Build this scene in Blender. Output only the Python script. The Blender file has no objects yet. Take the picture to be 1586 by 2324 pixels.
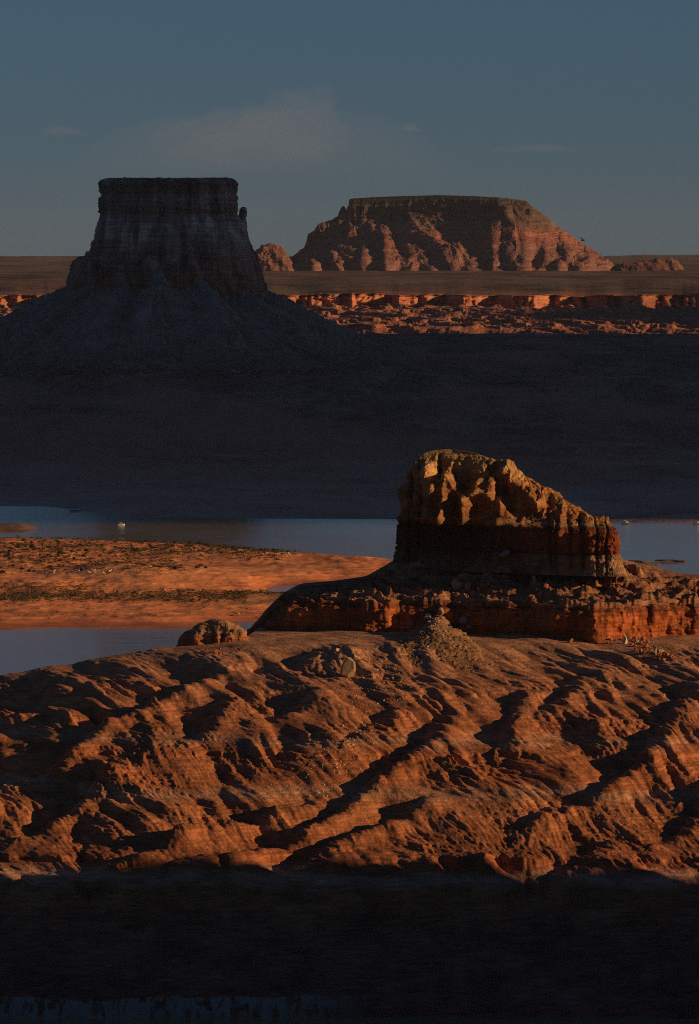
import bpy, bmesh, math, random
import numpy as np
from mathutils import Vector

R = math.radians
SC = bpy.context.scene
COL = SC.collection
random.seed(7)

# ------------------------------------------------------------------ camera, sky, sun, exposure
EYE = 250.0                      # metres above the lake, on the plateau rim
FPX, CX, CY = 12906.0, 793.0, 1161.5   # 200 mm lens, in pixels of a 1586 x 2323 frame
PITCH = math.atan(581.5 / FPX)
SUN_EL, SUN_AZ = 13.0, 105.0     # azimuth clockwise from the view direction
cam_d = bpy.data.cameras.new('camera')
cam = bpy.data.objects.new('camera', cam_d)
COL.objects.link(cam)
cam.location = (0, 0, EYE)
cam.rotation_euler = (R(90) - PITCH, 0, 0)
cam_d.sensor_fit = 'VERTICAL'
cam_d.sensor_height = 36
cam_d.lens = 200
cam_d.clip_start = 1
cam_d.clip_end = 300000
SC.camera = cam

world = bpy.data.worlds.new('World')
SC.world = world
world.use_nodes = True
wn = world.node_tree
bg = wn.nodes['Background']
sky = wn.nodes.new('ShaderNodeTexSky')
sky.sky_type = 'NISHITA'
sky.sun_disc = False
sky.sun_elevation = R(SUN_EL)
sky.sun_rotation = R(SUN_AZ)
sky.altitude = 4000
sky.air_density = 1.6
sky.dust_density = 1.0
sky.ozone_density = 10.0
_bw = wn.nodes.new('ShaderNodeRGBToBW')          # a dusty evening: the blue of the sky is a little greyed
_mx = wn.nodes.new('ShaderNodeMix'); _mx.data_type = 'RGBA'; _mx.inputs[0].default_value = 0.29
wn.links.new(sky.outputs[0], _bw.inputs[0])
wn.links.new(sky.outputs[0], _mx.inputs[6])
wn.links.new(_bw.outputs[0], _mx.inputs[7])
wn.links.new(_mx.outputs[2], bg.inputs[0])
bg.inputs[1].default_value = 0.05

sun_d = bpy.data.lights.new('sun', 'SUN')
sun_d.energy = 5.0
sun_d.angle = R(0.53)
sun_d.color = (1.0, 0.60, 0.30)
sun = bpy.data.objects.new('sun', sun_d)
COL.objects.link(sun)
_to = Vector((math.sin(R(SUN_AZ)) * math.cos(R(SUN_EL)), math.cos(R(SUN_AZ)) * math.cos(R(SUN_EL)), math.sin(R(SUN_EL))))
sun.rotation_euler = (-_to).to_track_quat('-Z', 'Y').to_euler()
sun.location = (3000, 0, 3000)

SC.view_settings.view_transform = 'Standard'
SC.view_settings.look = 'None'
SC.view_settings.exposure = -0.18
SC.view_settings.gamma = 1
SC.render.engine = 'CYCLES'
SC.cycles.use_denoising = False
SC.cycles.use_adaptive_sampling = False
SC.cycles.filter_width = 1.0
SC.cycles.sample_clamp_indirect = 0.4
SC.cycles.max_bounces = 4
SC.cycles.volume_bounces = 0

# ------------------------------------------------------------------ geometry helpers
def S_of(v):
    """drop per metre of distance for a picture row"""
    return np.tan(PITCH - np.arctan((CY - np.asarray(v, float)) / FPX))
def Z_of(v, D):
    return EYE - np.asarray(D, float) * S_of(v)
def V_of(z, D):
    return CY - FPX * np.tan(PITCH - np.arctan((EYE - np.asarray(z, float)) / np.asarray(D, float)))
def X_of(u, D):
    return (np.asarray(u, float) - CX) / FPX * D

_rng = np.random.RandomState(11)
_perm = _rng.permutation(1024)
_perm = np.concatenate([_perm, _perm, _perm]).astype(np.int32)
_gr = _rng.normal(size=(1024, 3)); _gr /= np.linalg.norm(_gr, axis=1)[:, None]
_gr = _gr.astype(np.float32)
def noise(x, y, z=0.0):
    """gradient noise, about -1..1"""
    x, y, z = np.broadcast_arrays(np.asarray(x, np.float64), y, z)
    xi, yi, zi = np.floor(x), np.floor(y), np.floor(z)
    fx, fy, fz = (x - xi).astype(np.float32), (y - yi).astype(np.float32), (z - zi).astype(np.float32)
    xi, yi, zi = xi.astype(np.int64) & 1023, yi.astype(np.int64) & 1023, zi.astype(np.int64) & 1023
    ux, uy, uz = (f * f * f * (f * (f * 6 - 15) + 10) for f in (fx, fy, fz))
    out = 0
    for dx in (0, 1):
        a = _perm[(xi + dx) & 1023]
        for dy in (0, 1):
            b = _perm[a + ((yi + dy) & 1023)]
            for dz in (0, 1):
                g = _gr[_perm[b + ((zi + dz) & 1023)]]
                w = (ux if dx else 1 - ux) * (uy if dy else 1 - uy) * (uz if dz else 1 - uz)
                out = out + w * (g[..., 0] * (fx - dx) + g[..., 1] * (fy - dy) + g[..., 2] * (fz - dz))
    return out * 1.7
def fbm(x, y, z=0.0, n=4, gain=0.5, lac=2.03):
    s, a, f = 0, 1.0, 1.0
    for k in range(n):
        s = s + a * noise(np.asarray(x) * f + 17.3 * k, np.asarray(y) * f + 9.1 * k, np.asarray(z) * f + 5.7 * k)
        a *= gain; f *= lac
    return s
def ridged(x, y, z=0.0, n=4, gain=0.5, lac=2.03):
    s, a, f = 0, 1.0, 1.0
    for k in range(n):
        s = s + a * (1 - 2 * np.abs(noise(np.asarray(x) * f + 31.3 * k, np.asarray(y) * f + 4.1 * k, np.asarray(z) * f + 8.7 * k)))
        a *= gain; f *= lac
    return s
def sstep(a, b, x):
    t = np.clip((np.asarray(x, float) - a) / (b - a), 0, 1)
    return t * t * (3 - 2 * t)
def gauss(x, c, w):
    return np.exp(-((np.asarray(x, float) - c) / w) ** 2)
def tab(x, pts):
    a = np.array(pts, float)
    return np.interp(x, a[:, 0], a[:, 1])
def smooth_tab(x, pts, w):
    a = np.asarray(x, float)
    return sum(tab(a + o * w, pts) for o in (-1, -.5, 0, .5, 1)) / 5

def mesh_arrays(name, V, F, smooth=True):
    """V (n,3), F (m,k)"""
    me = bpy.data.meshes.new(name)
    n, (m, k) = len(V), F.shape
    me.vertices.add(n); me.vertices.foreach_set('co', np.ascontiguousarray(V, np.float32).ravel())
    me.loops.add(m * k); me.loops.foreach_set('vertex_index', np.ascontiguousarray(F, np.int32).ravel())
    me.polygons.add(m)
    me.polygons.foreach_set('loop_start', np.arange(0, m * k, k, dtype=np.int32))
    me.polygons.foreach_set('use_smooth', np.full(m, smooth))
    me.update(calc_edges=True)
    me.validate()
    return me
def link(name, me, m=None, parent=None):
    o = bpy.data.objects.new(name, me)
    COL.objects.link(o)
    if m is not None: me.materials.append(m)
    if parent is not None: o.parent = parent
    return o
def grid_faces(nr, nc, wrap=False):
    r = np.arange(nr - 1)[:, None]
    c = np.arange(nc if wrap else nc - 1)[None, :]
    c2 = (c + 1) % nc
    return np.stack([r * nc + c, r * nc + c2, (r + 1) * nc + c2, (r + 1) * nc + c], -1).reshape(-1, 4)
def normals(P, wrap=False):
    if wrap:
        du = np.roll(P, -1, 1) - np.roll(P, 1, 1)
    else:
        du = np.gradient(P, axis=1)
    dv = np.gradient(P, axis=0)
    n = np.cross(du, dv)
    return n / (np.linalg.norm(n, axis=-1, keepdims=True) + 1e-9)
def grid_obj(name, P, m, wrap=False, parent=None, smooth=True):
    nr, nc = P.shape[:2]
    return link(name, mesh_arrays(name, P.reshape(-1, 3), grid_faces(nr, nc, wrap), smooth), m, parent)
def tag(o, label=None, cat=None, group=None, kind=None):
    if label: o['label'] = label
    if cat: o['category'] = cat
    if group: o['group'] = group
    if kind: o['kind'] = kind
    return o
def empty(name, loc):
    o = bpy.data.objects.new(name, None)
    COL.objects.link(o)
    o.location = loc
    return o
def profile_sheet(us, ctrl, counts):
    """one column per u: ctrl is a list of (D, z) arrays over us, joined by straight runs of counts points"""
    Ds, Zs = [], []
    for i, n in enumerate(counts):
        t = np.arange(n)[:, None] / n
        (d0, z0), (d1, z1) = ctrl[i], ctrl[i + 1]
        Ds.append(d0 + (d1 - d0) * t); Zs.append(z0 + (z1 - z0) * t)
    Ds.append(ctrl[-1][0][None] if np.ndim(ctrl[-1][0]) else np.full((1, len(us)), ctrl[-1][0]))
    Zs.append(ctrl[-1][1][None] if np.ndim(ctrl[-1][1]) else np.full((1, len(us)), ctrl[-1][1]))
    D = np.concatenate([d * np.ones(len(us)) for d in Ds]); Z = np.concatenate([z * np.ones(len(us)) for z in Zs])
    return np.stack([X_of(us[None, :], D), D, Z], -1)
def col(a, us):
    return np.asarray(a, float) * np.ones(len(us))

# ------------------------------------------------------------------ materials
def new_mat(name):
    m = bpy.data.materials.new(name); m.use_nodes = True
    return m, m.node_tree, m.node_tree.nodes['Principled BSDF']
def node(nt, t, **kw):
    n = nt.nodes.new(t)
    for k, v in kw.items(): setattr(n, k, v)
    return n
def math_node(nt, op, a, b=None, clamp=False):
    n = nt.nodes.new('ShaderNodeMath'); n.operation = op; n.use_clamp = clamp
    for i, x in enumerate((a, b)):
        if x is None: continue
        if isinstance(x, (int, float)): n.inputs[i].default_value = x
        else: nt.links.new(x, n.inputs[i])
    return n.outputs[0]
def noise_node(nt, vec, scale, detail=4, rough=0.55, stretch=None):
    if stretch:
        mp = node(nt, 'ShaderNodeMapping'); mp.inputs['Scale'].default_value = stretch
        nt.links.new(vec, mp.inputs[0]); vec = mp.outputs[0]
    n = node(nt, 'ShaderNodeTexNoise')
    n.inputs['Scale'].default_value = scale; n.inputs['Detail'].default_value = detail; n.inputs['Roughness'].default_value = rough
    nt.links.new(vec, n.inputs['Vector'])
    return n.outputs['Fac']
def ramp(nt, fac, stops, interp='LINEAR'):
    r = node(nt, 'ShaderNodeValToRGB'); cr = r.color_ramp; cr.interpolation = interp
    while len(cr.elements) < len(stops): cr.elements.new(0.5)
    for e, (p, c) in zip(cr.elements, stops):
        e.position = p; e.color = (c[0], c[1], c[2], 1) if not isinstance(c, (int, float)) else (c, c, c, 1)
    nt.links.new(fac, r.inputs[0])
    return r.outputs[0]
def mix(nt, fac, a, b, mode='MIX'):
    n = node(nt, 'ShaderNodeMix'); n.data_type = 'RGBA'; n.blend_type = mode; n.clamp_result = False
    for s, x in ((n.inputs[0], fac), (n.inputs[6], a), (n.inputs[7], b)):
        if isinstance(x, (int, float)): s.default_value = x
        elif isinstance(x, tuple): s.default_value = (*x, 1)
        else: nt.links.new(x, s)
    return n.outputs[2]
def rock_mat(name, stops, z0, z1, warp=(0.02, 4.0), mott=(0.05, .7, 1.3), lam=(0.6, .75, 1.15, (0.06, 0.06, 1.0)), bump=((0.5, 0.5), (2.0, 0.15)), coords='world', extra=None):
    """stone coloured by strata along z, mottled, with thin bedding lines"""
    m, nt, b = new_mat(name)
    if coords == 'world':
        pos = node(nt, 'ShaderNodeNewGeometry').outputs['Position']
    else:
        pos = node(nt, 'ShaderNodeTexCoord').outputs['Object']
    sep = node(nt, 'ShaderNodeSeparateXYZ'); nt.links.new(pos, sep.inputs[0])
    w = noise_node(nt, pos, warp[0], 3)
    zz = math_node(nt, 'ADD', sep.outputs[2], math_node(nt, 'MULTIPLY', math_node(nt, 'SUBTRACT', w, 0.5), warp[1]))
    t = math_node(nt, 'DIVIDE', math_node(nt, 'SUBTRACT', zz, z0), z1 - z0, True)
    c = ramp(nt, t, stops)
    if mott:
        c = mix(nt, 1.0, c, ramp(nt, noise_node(nt, pos, mott[0], 6, 0.65), [(0.3, mott[1]), (0.7, mott[2])]), 'MULTIPLY')
    if lam:
        cb = node(nt, 'ShaderNodeCombineXYZ')
        nt.links.new(sep.outputs[0], cb.inputs[0]); nt.links.new(sep.outputs[1], cb.inputs[1]); nt.links.new(zz, cb.inputs[2])
        c = mix(nt, 1.0, c, ramp(nt, noise_node(nt, cb.outputs[0], lam[0], 5, 0.7, lam[3]), [(0.3, lam[1]), (0.68, lam[2])]), 'MULTIPLY')
    if extra: c = extra(nt, pos, sep, c)
    nt.links.new(c, b.inputs['Base Color'])
    b.inputs['Roughness'].default_value = 0.95
    b.inputs['Specular IOR Level'].default_value = 0.15
    prev = None
    for sc_, d in bump:
        bp = node(nt, 'ShaderNodeBump'); bp.inputs['Strength'].default_value = 1.0; bp.inputs['Distance'].default_value = d
        nt.links.new(noise_node(nt, pos, sc_, 6, 0.62), bp.inputs['Height'])
        if prev is not None: nt.links.new(prev, bp.inputs['Normal'])
        prev = bp.outputs[0]
    if prev is not None: nt.links.new(prev, b.inputs['Normal'])
    return m
def plain_mat(name, c, rough=0.6, metal=0.0):
    m, nt, b = new_mat(name)
    tc = node(nt, 'ShaderNodeTexCoord')
    f = noise_node(nt, tc.outputs['Object'], 3.0, 3)
    nt.links.new(mix(nt, 1.0, (*c,), ramp(nt, f, [(0.3, .85), (0.7, 1.1)]), 'MULTIPLY'), b.inputs['Base Color'])
    b.inputs['Roughness'].default_value = rough; b.inputs['Metallic'].default_value = metal
    return m

def streaks(size, lo, hi):
    def f(nt, pos, sep, c):
        return mix(nt, 1.0, c, ramp(nt, noise_node(nt, pos, 1.0, 5, 0.65, (1 / size, 1 / size, 0.12 / size)), [(.34, lo), (.64, hi)]), 'MULTIPLY')
    return f
def front_shade(nt, pos, sep, c):
    """shade of the lower front wall of the knob painted into its colour as dark streaks"""
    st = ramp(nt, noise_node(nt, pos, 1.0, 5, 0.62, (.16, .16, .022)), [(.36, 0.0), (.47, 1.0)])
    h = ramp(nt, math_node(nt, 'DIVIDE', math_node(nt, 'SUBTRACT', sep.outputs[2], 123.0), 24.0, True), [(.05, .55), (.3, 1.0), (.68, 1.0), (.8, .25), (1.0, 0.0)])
    e = ramp(nt, math_node(nt, 'DIVIDE', sep.outputs[0], 110.0, True), [(.56, 1.0), (.72, .1)])  # keeps the painted shade off the sunlit right end
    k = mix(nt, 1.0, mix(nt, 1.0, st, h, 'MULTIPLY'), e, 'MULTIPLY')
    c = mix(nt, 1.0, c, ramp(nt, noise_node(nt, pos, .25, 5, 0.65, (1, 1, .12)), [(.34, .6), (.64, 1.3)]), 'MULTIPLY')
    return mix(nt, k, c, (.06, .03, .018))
# slickrock: orange brown sandstone, a bleached ring low above the lake with dark varnish streaks
def ring(nt, pos, sep, c):
    n = noise_node(nt, pos, 0.03, 4)
    hgt = math_node(nt, 'ADD', sep.outputs[2], math_node(nt, 'MULTIPLY', math_node(nt, 'SUBTRACT', n, 0.5), 7.0))
    k = ramp(nt, math_node(nt, 'DIVIDE', hgt, 10.0, True), [(0.50, 1.0), (0.56, 0.0)])
    st = ramp(nt, noise_node(nt, pos, 1.0, 3, 0.6, (0.35, 0.1, 0.012)), [(0.42, 0.0), (0.5, 1.0)])
    k = mix(nt, 1.0, k, st, 'MULTIPLY')
    xs_ = math_node(nt, 'ADD', math_node(nt, 'DIVIDE', sep.outputs[0], 160.0), math_node(nt, 'MULTIPLY', noise_node(nt, pos, 0.03, 3), 0.5))
    lee = ramp(nt, math_node(nt, 'ADD', xs_, 0.5, True), [(0.60, 1.0), (0.78, 0.0)])
    k = mix(nt, 1.0, k, lee, 'MULTIPLY')
    return mix(nt, k, c, (0.30, 0.26, 0.20))
M = {}
M['slick'] = rock_mat('slickrock_stone', [(0, (.22, .10, .06)), (.2, (.26, .11, .06)), (.34, (.33, .13, .05)), (.375, (.44, .25, .14)), (.40, (.30, .105, .04)), (.56, (.39, .155, .06)), (.585, (.43, .23, .12)), (.61, (.37, .135, .05)), (.70, (.34, .125, .046)), (.72, (.40, .20, .10)), (.75, (.35, .13, .05)), (.9, (.41, .185, .083)), (1, (.43, .23, .115))], 0, 100,
    warp=(0.02, 4.0), mott=(0.06, .55, 1.4), lam=(1.3, .5, 1.4, (0.09, 0.09, 1.0)), bump=((0.35, 0.7), (1.3, 0.35)), extra=ring)
M['shelf'] = rock_mat('shelf_stone', [(0, (.30, .085, .026)), (.2, (.36, .105, .028)), (.42, (.36, .105, .03)), (.47, (.20, .06, .022)), (.52, (.30, .10, .036)), (.56, (.34, .175, .085)), (.75, (.26, .12, .06)), (1, (.36, .19, .095))], 97, 124,
    warp=(0.03, 2.0), mott=(0.07, .55, 1.4), lam=(1.2, .45, 1.4, (0.06, 0.06, 1.0)), bump=((0.4, 0.8), (1.5, 0.35)), extra=streaks(3.5, .5, 1.25))
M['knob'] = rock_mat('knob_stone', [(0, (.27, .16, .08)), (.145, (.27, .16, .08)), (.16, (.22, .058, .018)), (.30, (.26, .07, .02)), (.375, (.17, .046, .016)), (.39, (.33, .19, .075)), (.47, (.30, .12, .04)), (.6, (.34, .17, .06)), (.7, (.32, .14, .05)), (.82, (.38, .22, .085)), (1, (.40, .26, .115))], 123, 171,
    warp=(0.02, 1.2), mott=(0.09, .5, 1.4), lam=(0.9, .55, 1.35, (0.08, 0.08, 1.0)), bump=((0.4, 0.9), (1.4, 0.4)), extra=front_shade)
M['dome'] = rock_mat('dome_stone', [(0, (.36, .10, .03)), (.42, (.36, .11, .034)), (.5, (.34, .17, .07)), (1, (.36, .21, .095))], 93, 107,
    warp=(0.06, 1.0), mott=(0.15, .6, 1.3), lam=(1.5, .6, 1.3, (0.1, 0.1, 1.0)), bump=((0.6, 0.4), (2.0, 0.2)))

# ------------------------------------------------------------------ water
def build_water():
    m, nt, b = new_mat('lake_water')
    pos = node(nt, 'ShaderNodeNewGeometry').outputs['Position']
    b.inputs['Base Color'].default_value = (0.26, 0.20, 0.08, 1)
    wind = noise_node(nt, pos, 1.0, 5, 0.6, (.0035, .0016, 1))
    nt.links.new(ramp(nt, wind, [(.38, .03), (.6, .13)]), b.inputs['Roughness'])
    b.inputs['IOR'].default_value = 1.33
    bp = node(nt, 'ShaderNodeBump'); bp.inputs['Distance'].default_value = 0.20; bp.inputs['Strength'].default_value = 1.0
    nt.links.new(noise_node(nt, pos, 0.11, 4, 0.6, (0.45, 1.0, 1.0)), bp.inputs['Height'])
    bp2 = node(nt, 'ShaderNodeBump'); bp2.inputs['Distance'].default_value = 0.09; bp2.inputs['Strength'].default_value = 1.0
    nt.links.new(noise_node(nt, pos, 0.9, 3, 0.6, (0.6, 1.0, 1.0)), bp2.inputs['Height'])
    nt.links.new(ramp(nt, wind, [(.38, .015), (.62, .09)]), bp2.inputs['Distance'])
    nt.links.new(bp.outputs[0], bp2.inputs['Normal'])
    nt.links.new(bp2.outputs[0], b.inputs['Normal'])
    xs = np.linspace(-9000, 9000, 19); ys = np.linspace(-2500, 14000, 18)
    P = np.stack([*np.meshgrid(xs, ys), np.zeros((18, 19))], -1)
    tag(grid_obj('water', P, m), kind='structure')
    m2, nt2, b2 = new_mat('lake_bed_mud'); 
    pos2 = node(nt2, 'ShaderNodeNewGeometry').outputs['Position']
    nt2.links.new(ramp(nt2, noise_node(nt2, pos2, 0.01), [(.3, (.10, .06, .04)), (.7, (.16, .09, .06))]), b2.inputs['Base Color'])
    xs = np.linspace(-15500, 15500, 32); ys = np.linspace(-2900, 41000, 45)
    P = np.stack([*np.meshgrid(xs, ys), np.full((45, 32), -9.0)], -1)
    tag(grid_obj('ground', P, m2), kind='structure')
build_water()

# ------------------------------------------------------------------ slickrock slope in front
U_S = np.concatenate([np.linspace(-1100, -125, 160), np.linspace(-120, 1706, 900), np.linspace(1711, 2700, 160)])
CREST = [(-1100, 1680), (-520, 1610), (0, 1535), (60, 1522), (120, 1513), (200, 1499), (300, 1478), (400, 1466), (480, 1462), (570, 1452), (700, 1450), (900, 1448), (1586, 1452), (2120, 1462)]
GULLIES = [  # picture-plane course of the main runnels, depth, width left, width right
    ([(1500, 1630), (1440, 1715), (1375, 1770), (1310, 1822)], 5.0, 7, 3.0),
    ([(1030, 1585), (965, 1650), (945, 1690), (860, 1745), (740, 1832), (640, 1890), (520, 1935), (440, 1960)], 5.0, 7, 3.0),
    ([(1165, 1560), (1140, 1620), (1125, 1690)], 4.0, 10, 2.5),
    ([(1545, 1550), (1520, 1600), (1490, 1640)], 3.5, 5, 2.5),
    ([(1300, 1520), (1260, 1575), (1200, 1620)], 3.2, 5, 2.5),
    ([(500, 1500), (400, 1560), (300, 1620), (190, 1670), (100, 1740), (-60, 1790)], 5.0, 8, 3.0),
    ([(240, 1745), (190, 1790), (130, 1840), (60, 1893)], 4.6, 6, 2.5),
    ([(490, 1590), (455, 1640), (420, 1680)], 3.0, 5, 2.0),
    ([(730, 1790), (640, 1815), (520, 1850), (420, 1880), (300, 1920)], 4.0, 5, 2.5),
    ([(980, 1790), (900, 1840), (780, 1885), (650, 1950), (600, 1975)], 4.5, 6, 2.5),
    ([(1250, 1810), (1210, 1850), (1180, 1890)], 3.5, 5, 2.5),
    ([(1350, 1900), (1320, 1945)], 3.5, 5, 2.5),
    ([(430, 1880), (350, 1930), (240, 1985)], 4.0, 6, 2.5),
    ([(720, 1560), (660, 1600), (600, 1630)], 3.0, 5, 2.5),
    ([(1586, 1780), (1570, 1840), (1500, 1900)], 3.5, 6, 3.0),
    ([(120, 1560), (60, 1620), (-40, 1650)], 3.0, 5, 2.5),
    ([(880, 1600), (830, 1640), (790, 1690)], 2.6, 4, 2.5),
    ([(1680, 1560), (1650, 1700), (1560, 1800)], 4, 6, 3.0),
]
def slick_base(u, D):
    vc = smooth_tab(u, CREST, 30)
    pD = [1850, 1860, 1875, 1900, 1935, 2000, 2070, 2150, 2230]
    pv = [0, .022, .10, .22, .375, .555, .72, .88, 1.0]     # share of the rise from row 2330 to the crest row
    f = smooth_tab(D, list(zip(pD, pv)), 14)
    f = np.where(D < 1862, tab(D, list(zip(pD, pv))), f)
    v = 2330 + (vc - 2330) * f
    z = Z_of(v, np.minimum(D, 2230))
    return z
def sheet_slick():
    D1 = np.linspace(1846, 1900, 110); D2 = np.linspace(1900.6, 2262, 760); D3 = np.linspace(2264, 2560, 60)
    D = np.concatenate([D1, D2, D3])[:, None] * np.ones((1, len(U_S)))
    U = U_S[None, :] * np.ones_like(D)
    z = slick_base(U, D)
    x = X_of(U, D); y = D
    # back of the ridge falls to the lake (early on the left, behind the shelf on the right)
    d_back = 2236 + 160 * sstep(535, 640, U)
    z = z - np.clip(D - d_back, 0, None) ** 1.35 * 0.16
    z = np.maximum(z, -6)
    # runnels and humps
    inside = sstep(1908, 1944, D) * (1 - sstep(2195, 2232, D))
    skew = x + (D - 2100) * 0.36 + 10 * noise(x / 130, D / 160, 14.0)
    warp = 9 * fbm(x / 60, D / 90, 1.3, 3)
    amp = 0.75 + 0.5 * fbm(x / 85, D / 85, 6.6, 2)
    rel = 0
    for lam_, a_, el_ in ((40, 2.6, 5.0), (21, 2.2, 6.0), (11, 1.45, 6.0), (5.6, .78, 5.0), (2.9, .40, 4.5), (1.5, .19, 3.0)):
        X_, Y_ = (skew + warp * (.9 if lam_ > 10 else .5)) / lam_ + lam_, D / (lam_ * el_) + .37 * lam_
        n1 = noise(X_, Y_, 2.0); n2 = noise(X_ * .83 + 40, Y_ * .9, 9.0)
        k = sstep(-.25, .35, noise(x / 65 + lam_, D / 75, 3.0))
        rel = rel + a_ * (k * (1.9 * np.abs(n2) - .5) + (1 - k) * n1 + .35 * n1) * (amp if lam_ > 10 else np.clip(.35 + 1.3 * noise(x / 33, D / 45, lam_) + .35, .1, 1.4))
    z = z + (0.2 + 1.0 * inside) * rel * np.where(D < 1930, .6, 1)
    for pts, dep, wl, wr in GULLIES:
        a = np.array(pts, float)
        # solve the distance of each picture point on the base surface
        Ds = np.linspace(1860, 2228, 400)
        P = []
        for uu, vv in a:
            vcol = V_of(slick_base(np.full(400, uu), Ds), Ds)
            dd = np.interp(-vv, -vcol, Ds)
            P.append((X_of(uu, dd), dd))
        P = np.array(P)
        best = np.full(D.shape, 1e9); side = np.zeros(D.shape); tt = np.zeros(D.shape)
        for i in range(len(P) - 1):
            p, q = P[i], P[i + 1]
            dx, dy = q - p; L2 = dx * dx + dy * dy
            t = np.clip(((x - p[0]) * dx + (y - p[1]) * dy) / L2, 0, 1)
            ex, ey = x - (p[0] + t * dx), y - (p[1] + t * dy)
            d = np.hypot(ex, ey)
            s = np.where(dx * ey - dy * ex > 0, 1.0, -1.0)     # + on the right of a course running down and left
            k = d < best
            best = np.where(k, d, best); side = np.where(k, s, side); tt = np.where(k, (i + t) / (len(P) - 1), tt)
        sd = best * side + 1.6 * noise(x / 14, y / 25, 4.4) + .7 * noise(x / 4, y / 7, 8.8)
        w = np.where(sd > 0, wr, wl)
        ends = sstep(-0.02, 0.18, tt) * (1 - 0.7 * sstep(0.82, 1.02, tt))
        z = z - .52 * dep * ends * np.exp(-np.abs(sd / (w * np.where(sd > 0, 1.1, 1.5))) ** 1.5) + 0.5 * dep * ends * np.exp(-((sd - 8) / 6.0) ** 2)
    # cross bedding: thin tilted ledges
    bed = z + 0.10 * x + 2.2 * fbm(x / 45, y / 45, 9.0, 2)
    saw = lambda q: np.abs((q % 1.0) - 0.35)
    z = z + (0.3 + .7 * inside) * (0.95 * (saw(bed / 2.9) - .3) + 0.5 * (saw(bed / 1.1 + 0.2 * noise(x / 9, y / 9)) - .3)) * np.clip(0.5 + 1.3 * noise(x / 30, y / 30, 5), 0, 1.6)
    # bosses along the brow where the shade begins
    brow = gauss(D, 1940, 16)
    z = z + brow * (7.5 * np.abs(noise((x + .3 * y) / 19, y / 45, 3.7)) + 4.5 * noise((x + .3 * y) / 36, 1.2) - 1.8)
    # long bedding benches (the pale lines across the slope)
    for vb, hh in ((1960, 0.9), (1715, 0.7), (1615, 0.5)):
        zb = Z_of(vb, np.interp(vb, [1715, 1960], [2065, 1952])) + 0.6 * noise(x / 30, 0.5)
        z = z + hh * sstep(-0.25, 0.3, z - zb) - hh * sstep(0.3, 5.0, z - zb)
    # lower, shaded wall: broad rounded bosses
    low = 1 - sstep(1925, 1965, D)
    z = z + low * sstep(1846, 1880, D) * (3.0 * fbm(x / 42, D / 60, 5.5, 3) + 6.0 * np.abs(noise(x / 30, D / 55, 2.2)) - 1.0 + 2.2 * np.abs(noise(x / 11, D / 26, 6.2)))
    z = (z + 6) * sstep(-1090, -850, U) * sstep(2690, 2450, U) - 6
    P = np.stack([x, y, z], -1)
    return P
P_slick = sheet_slick()
tag(grid_obj('slickrock_slope', P_slick, M['slick']), kind='structure')

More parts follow.
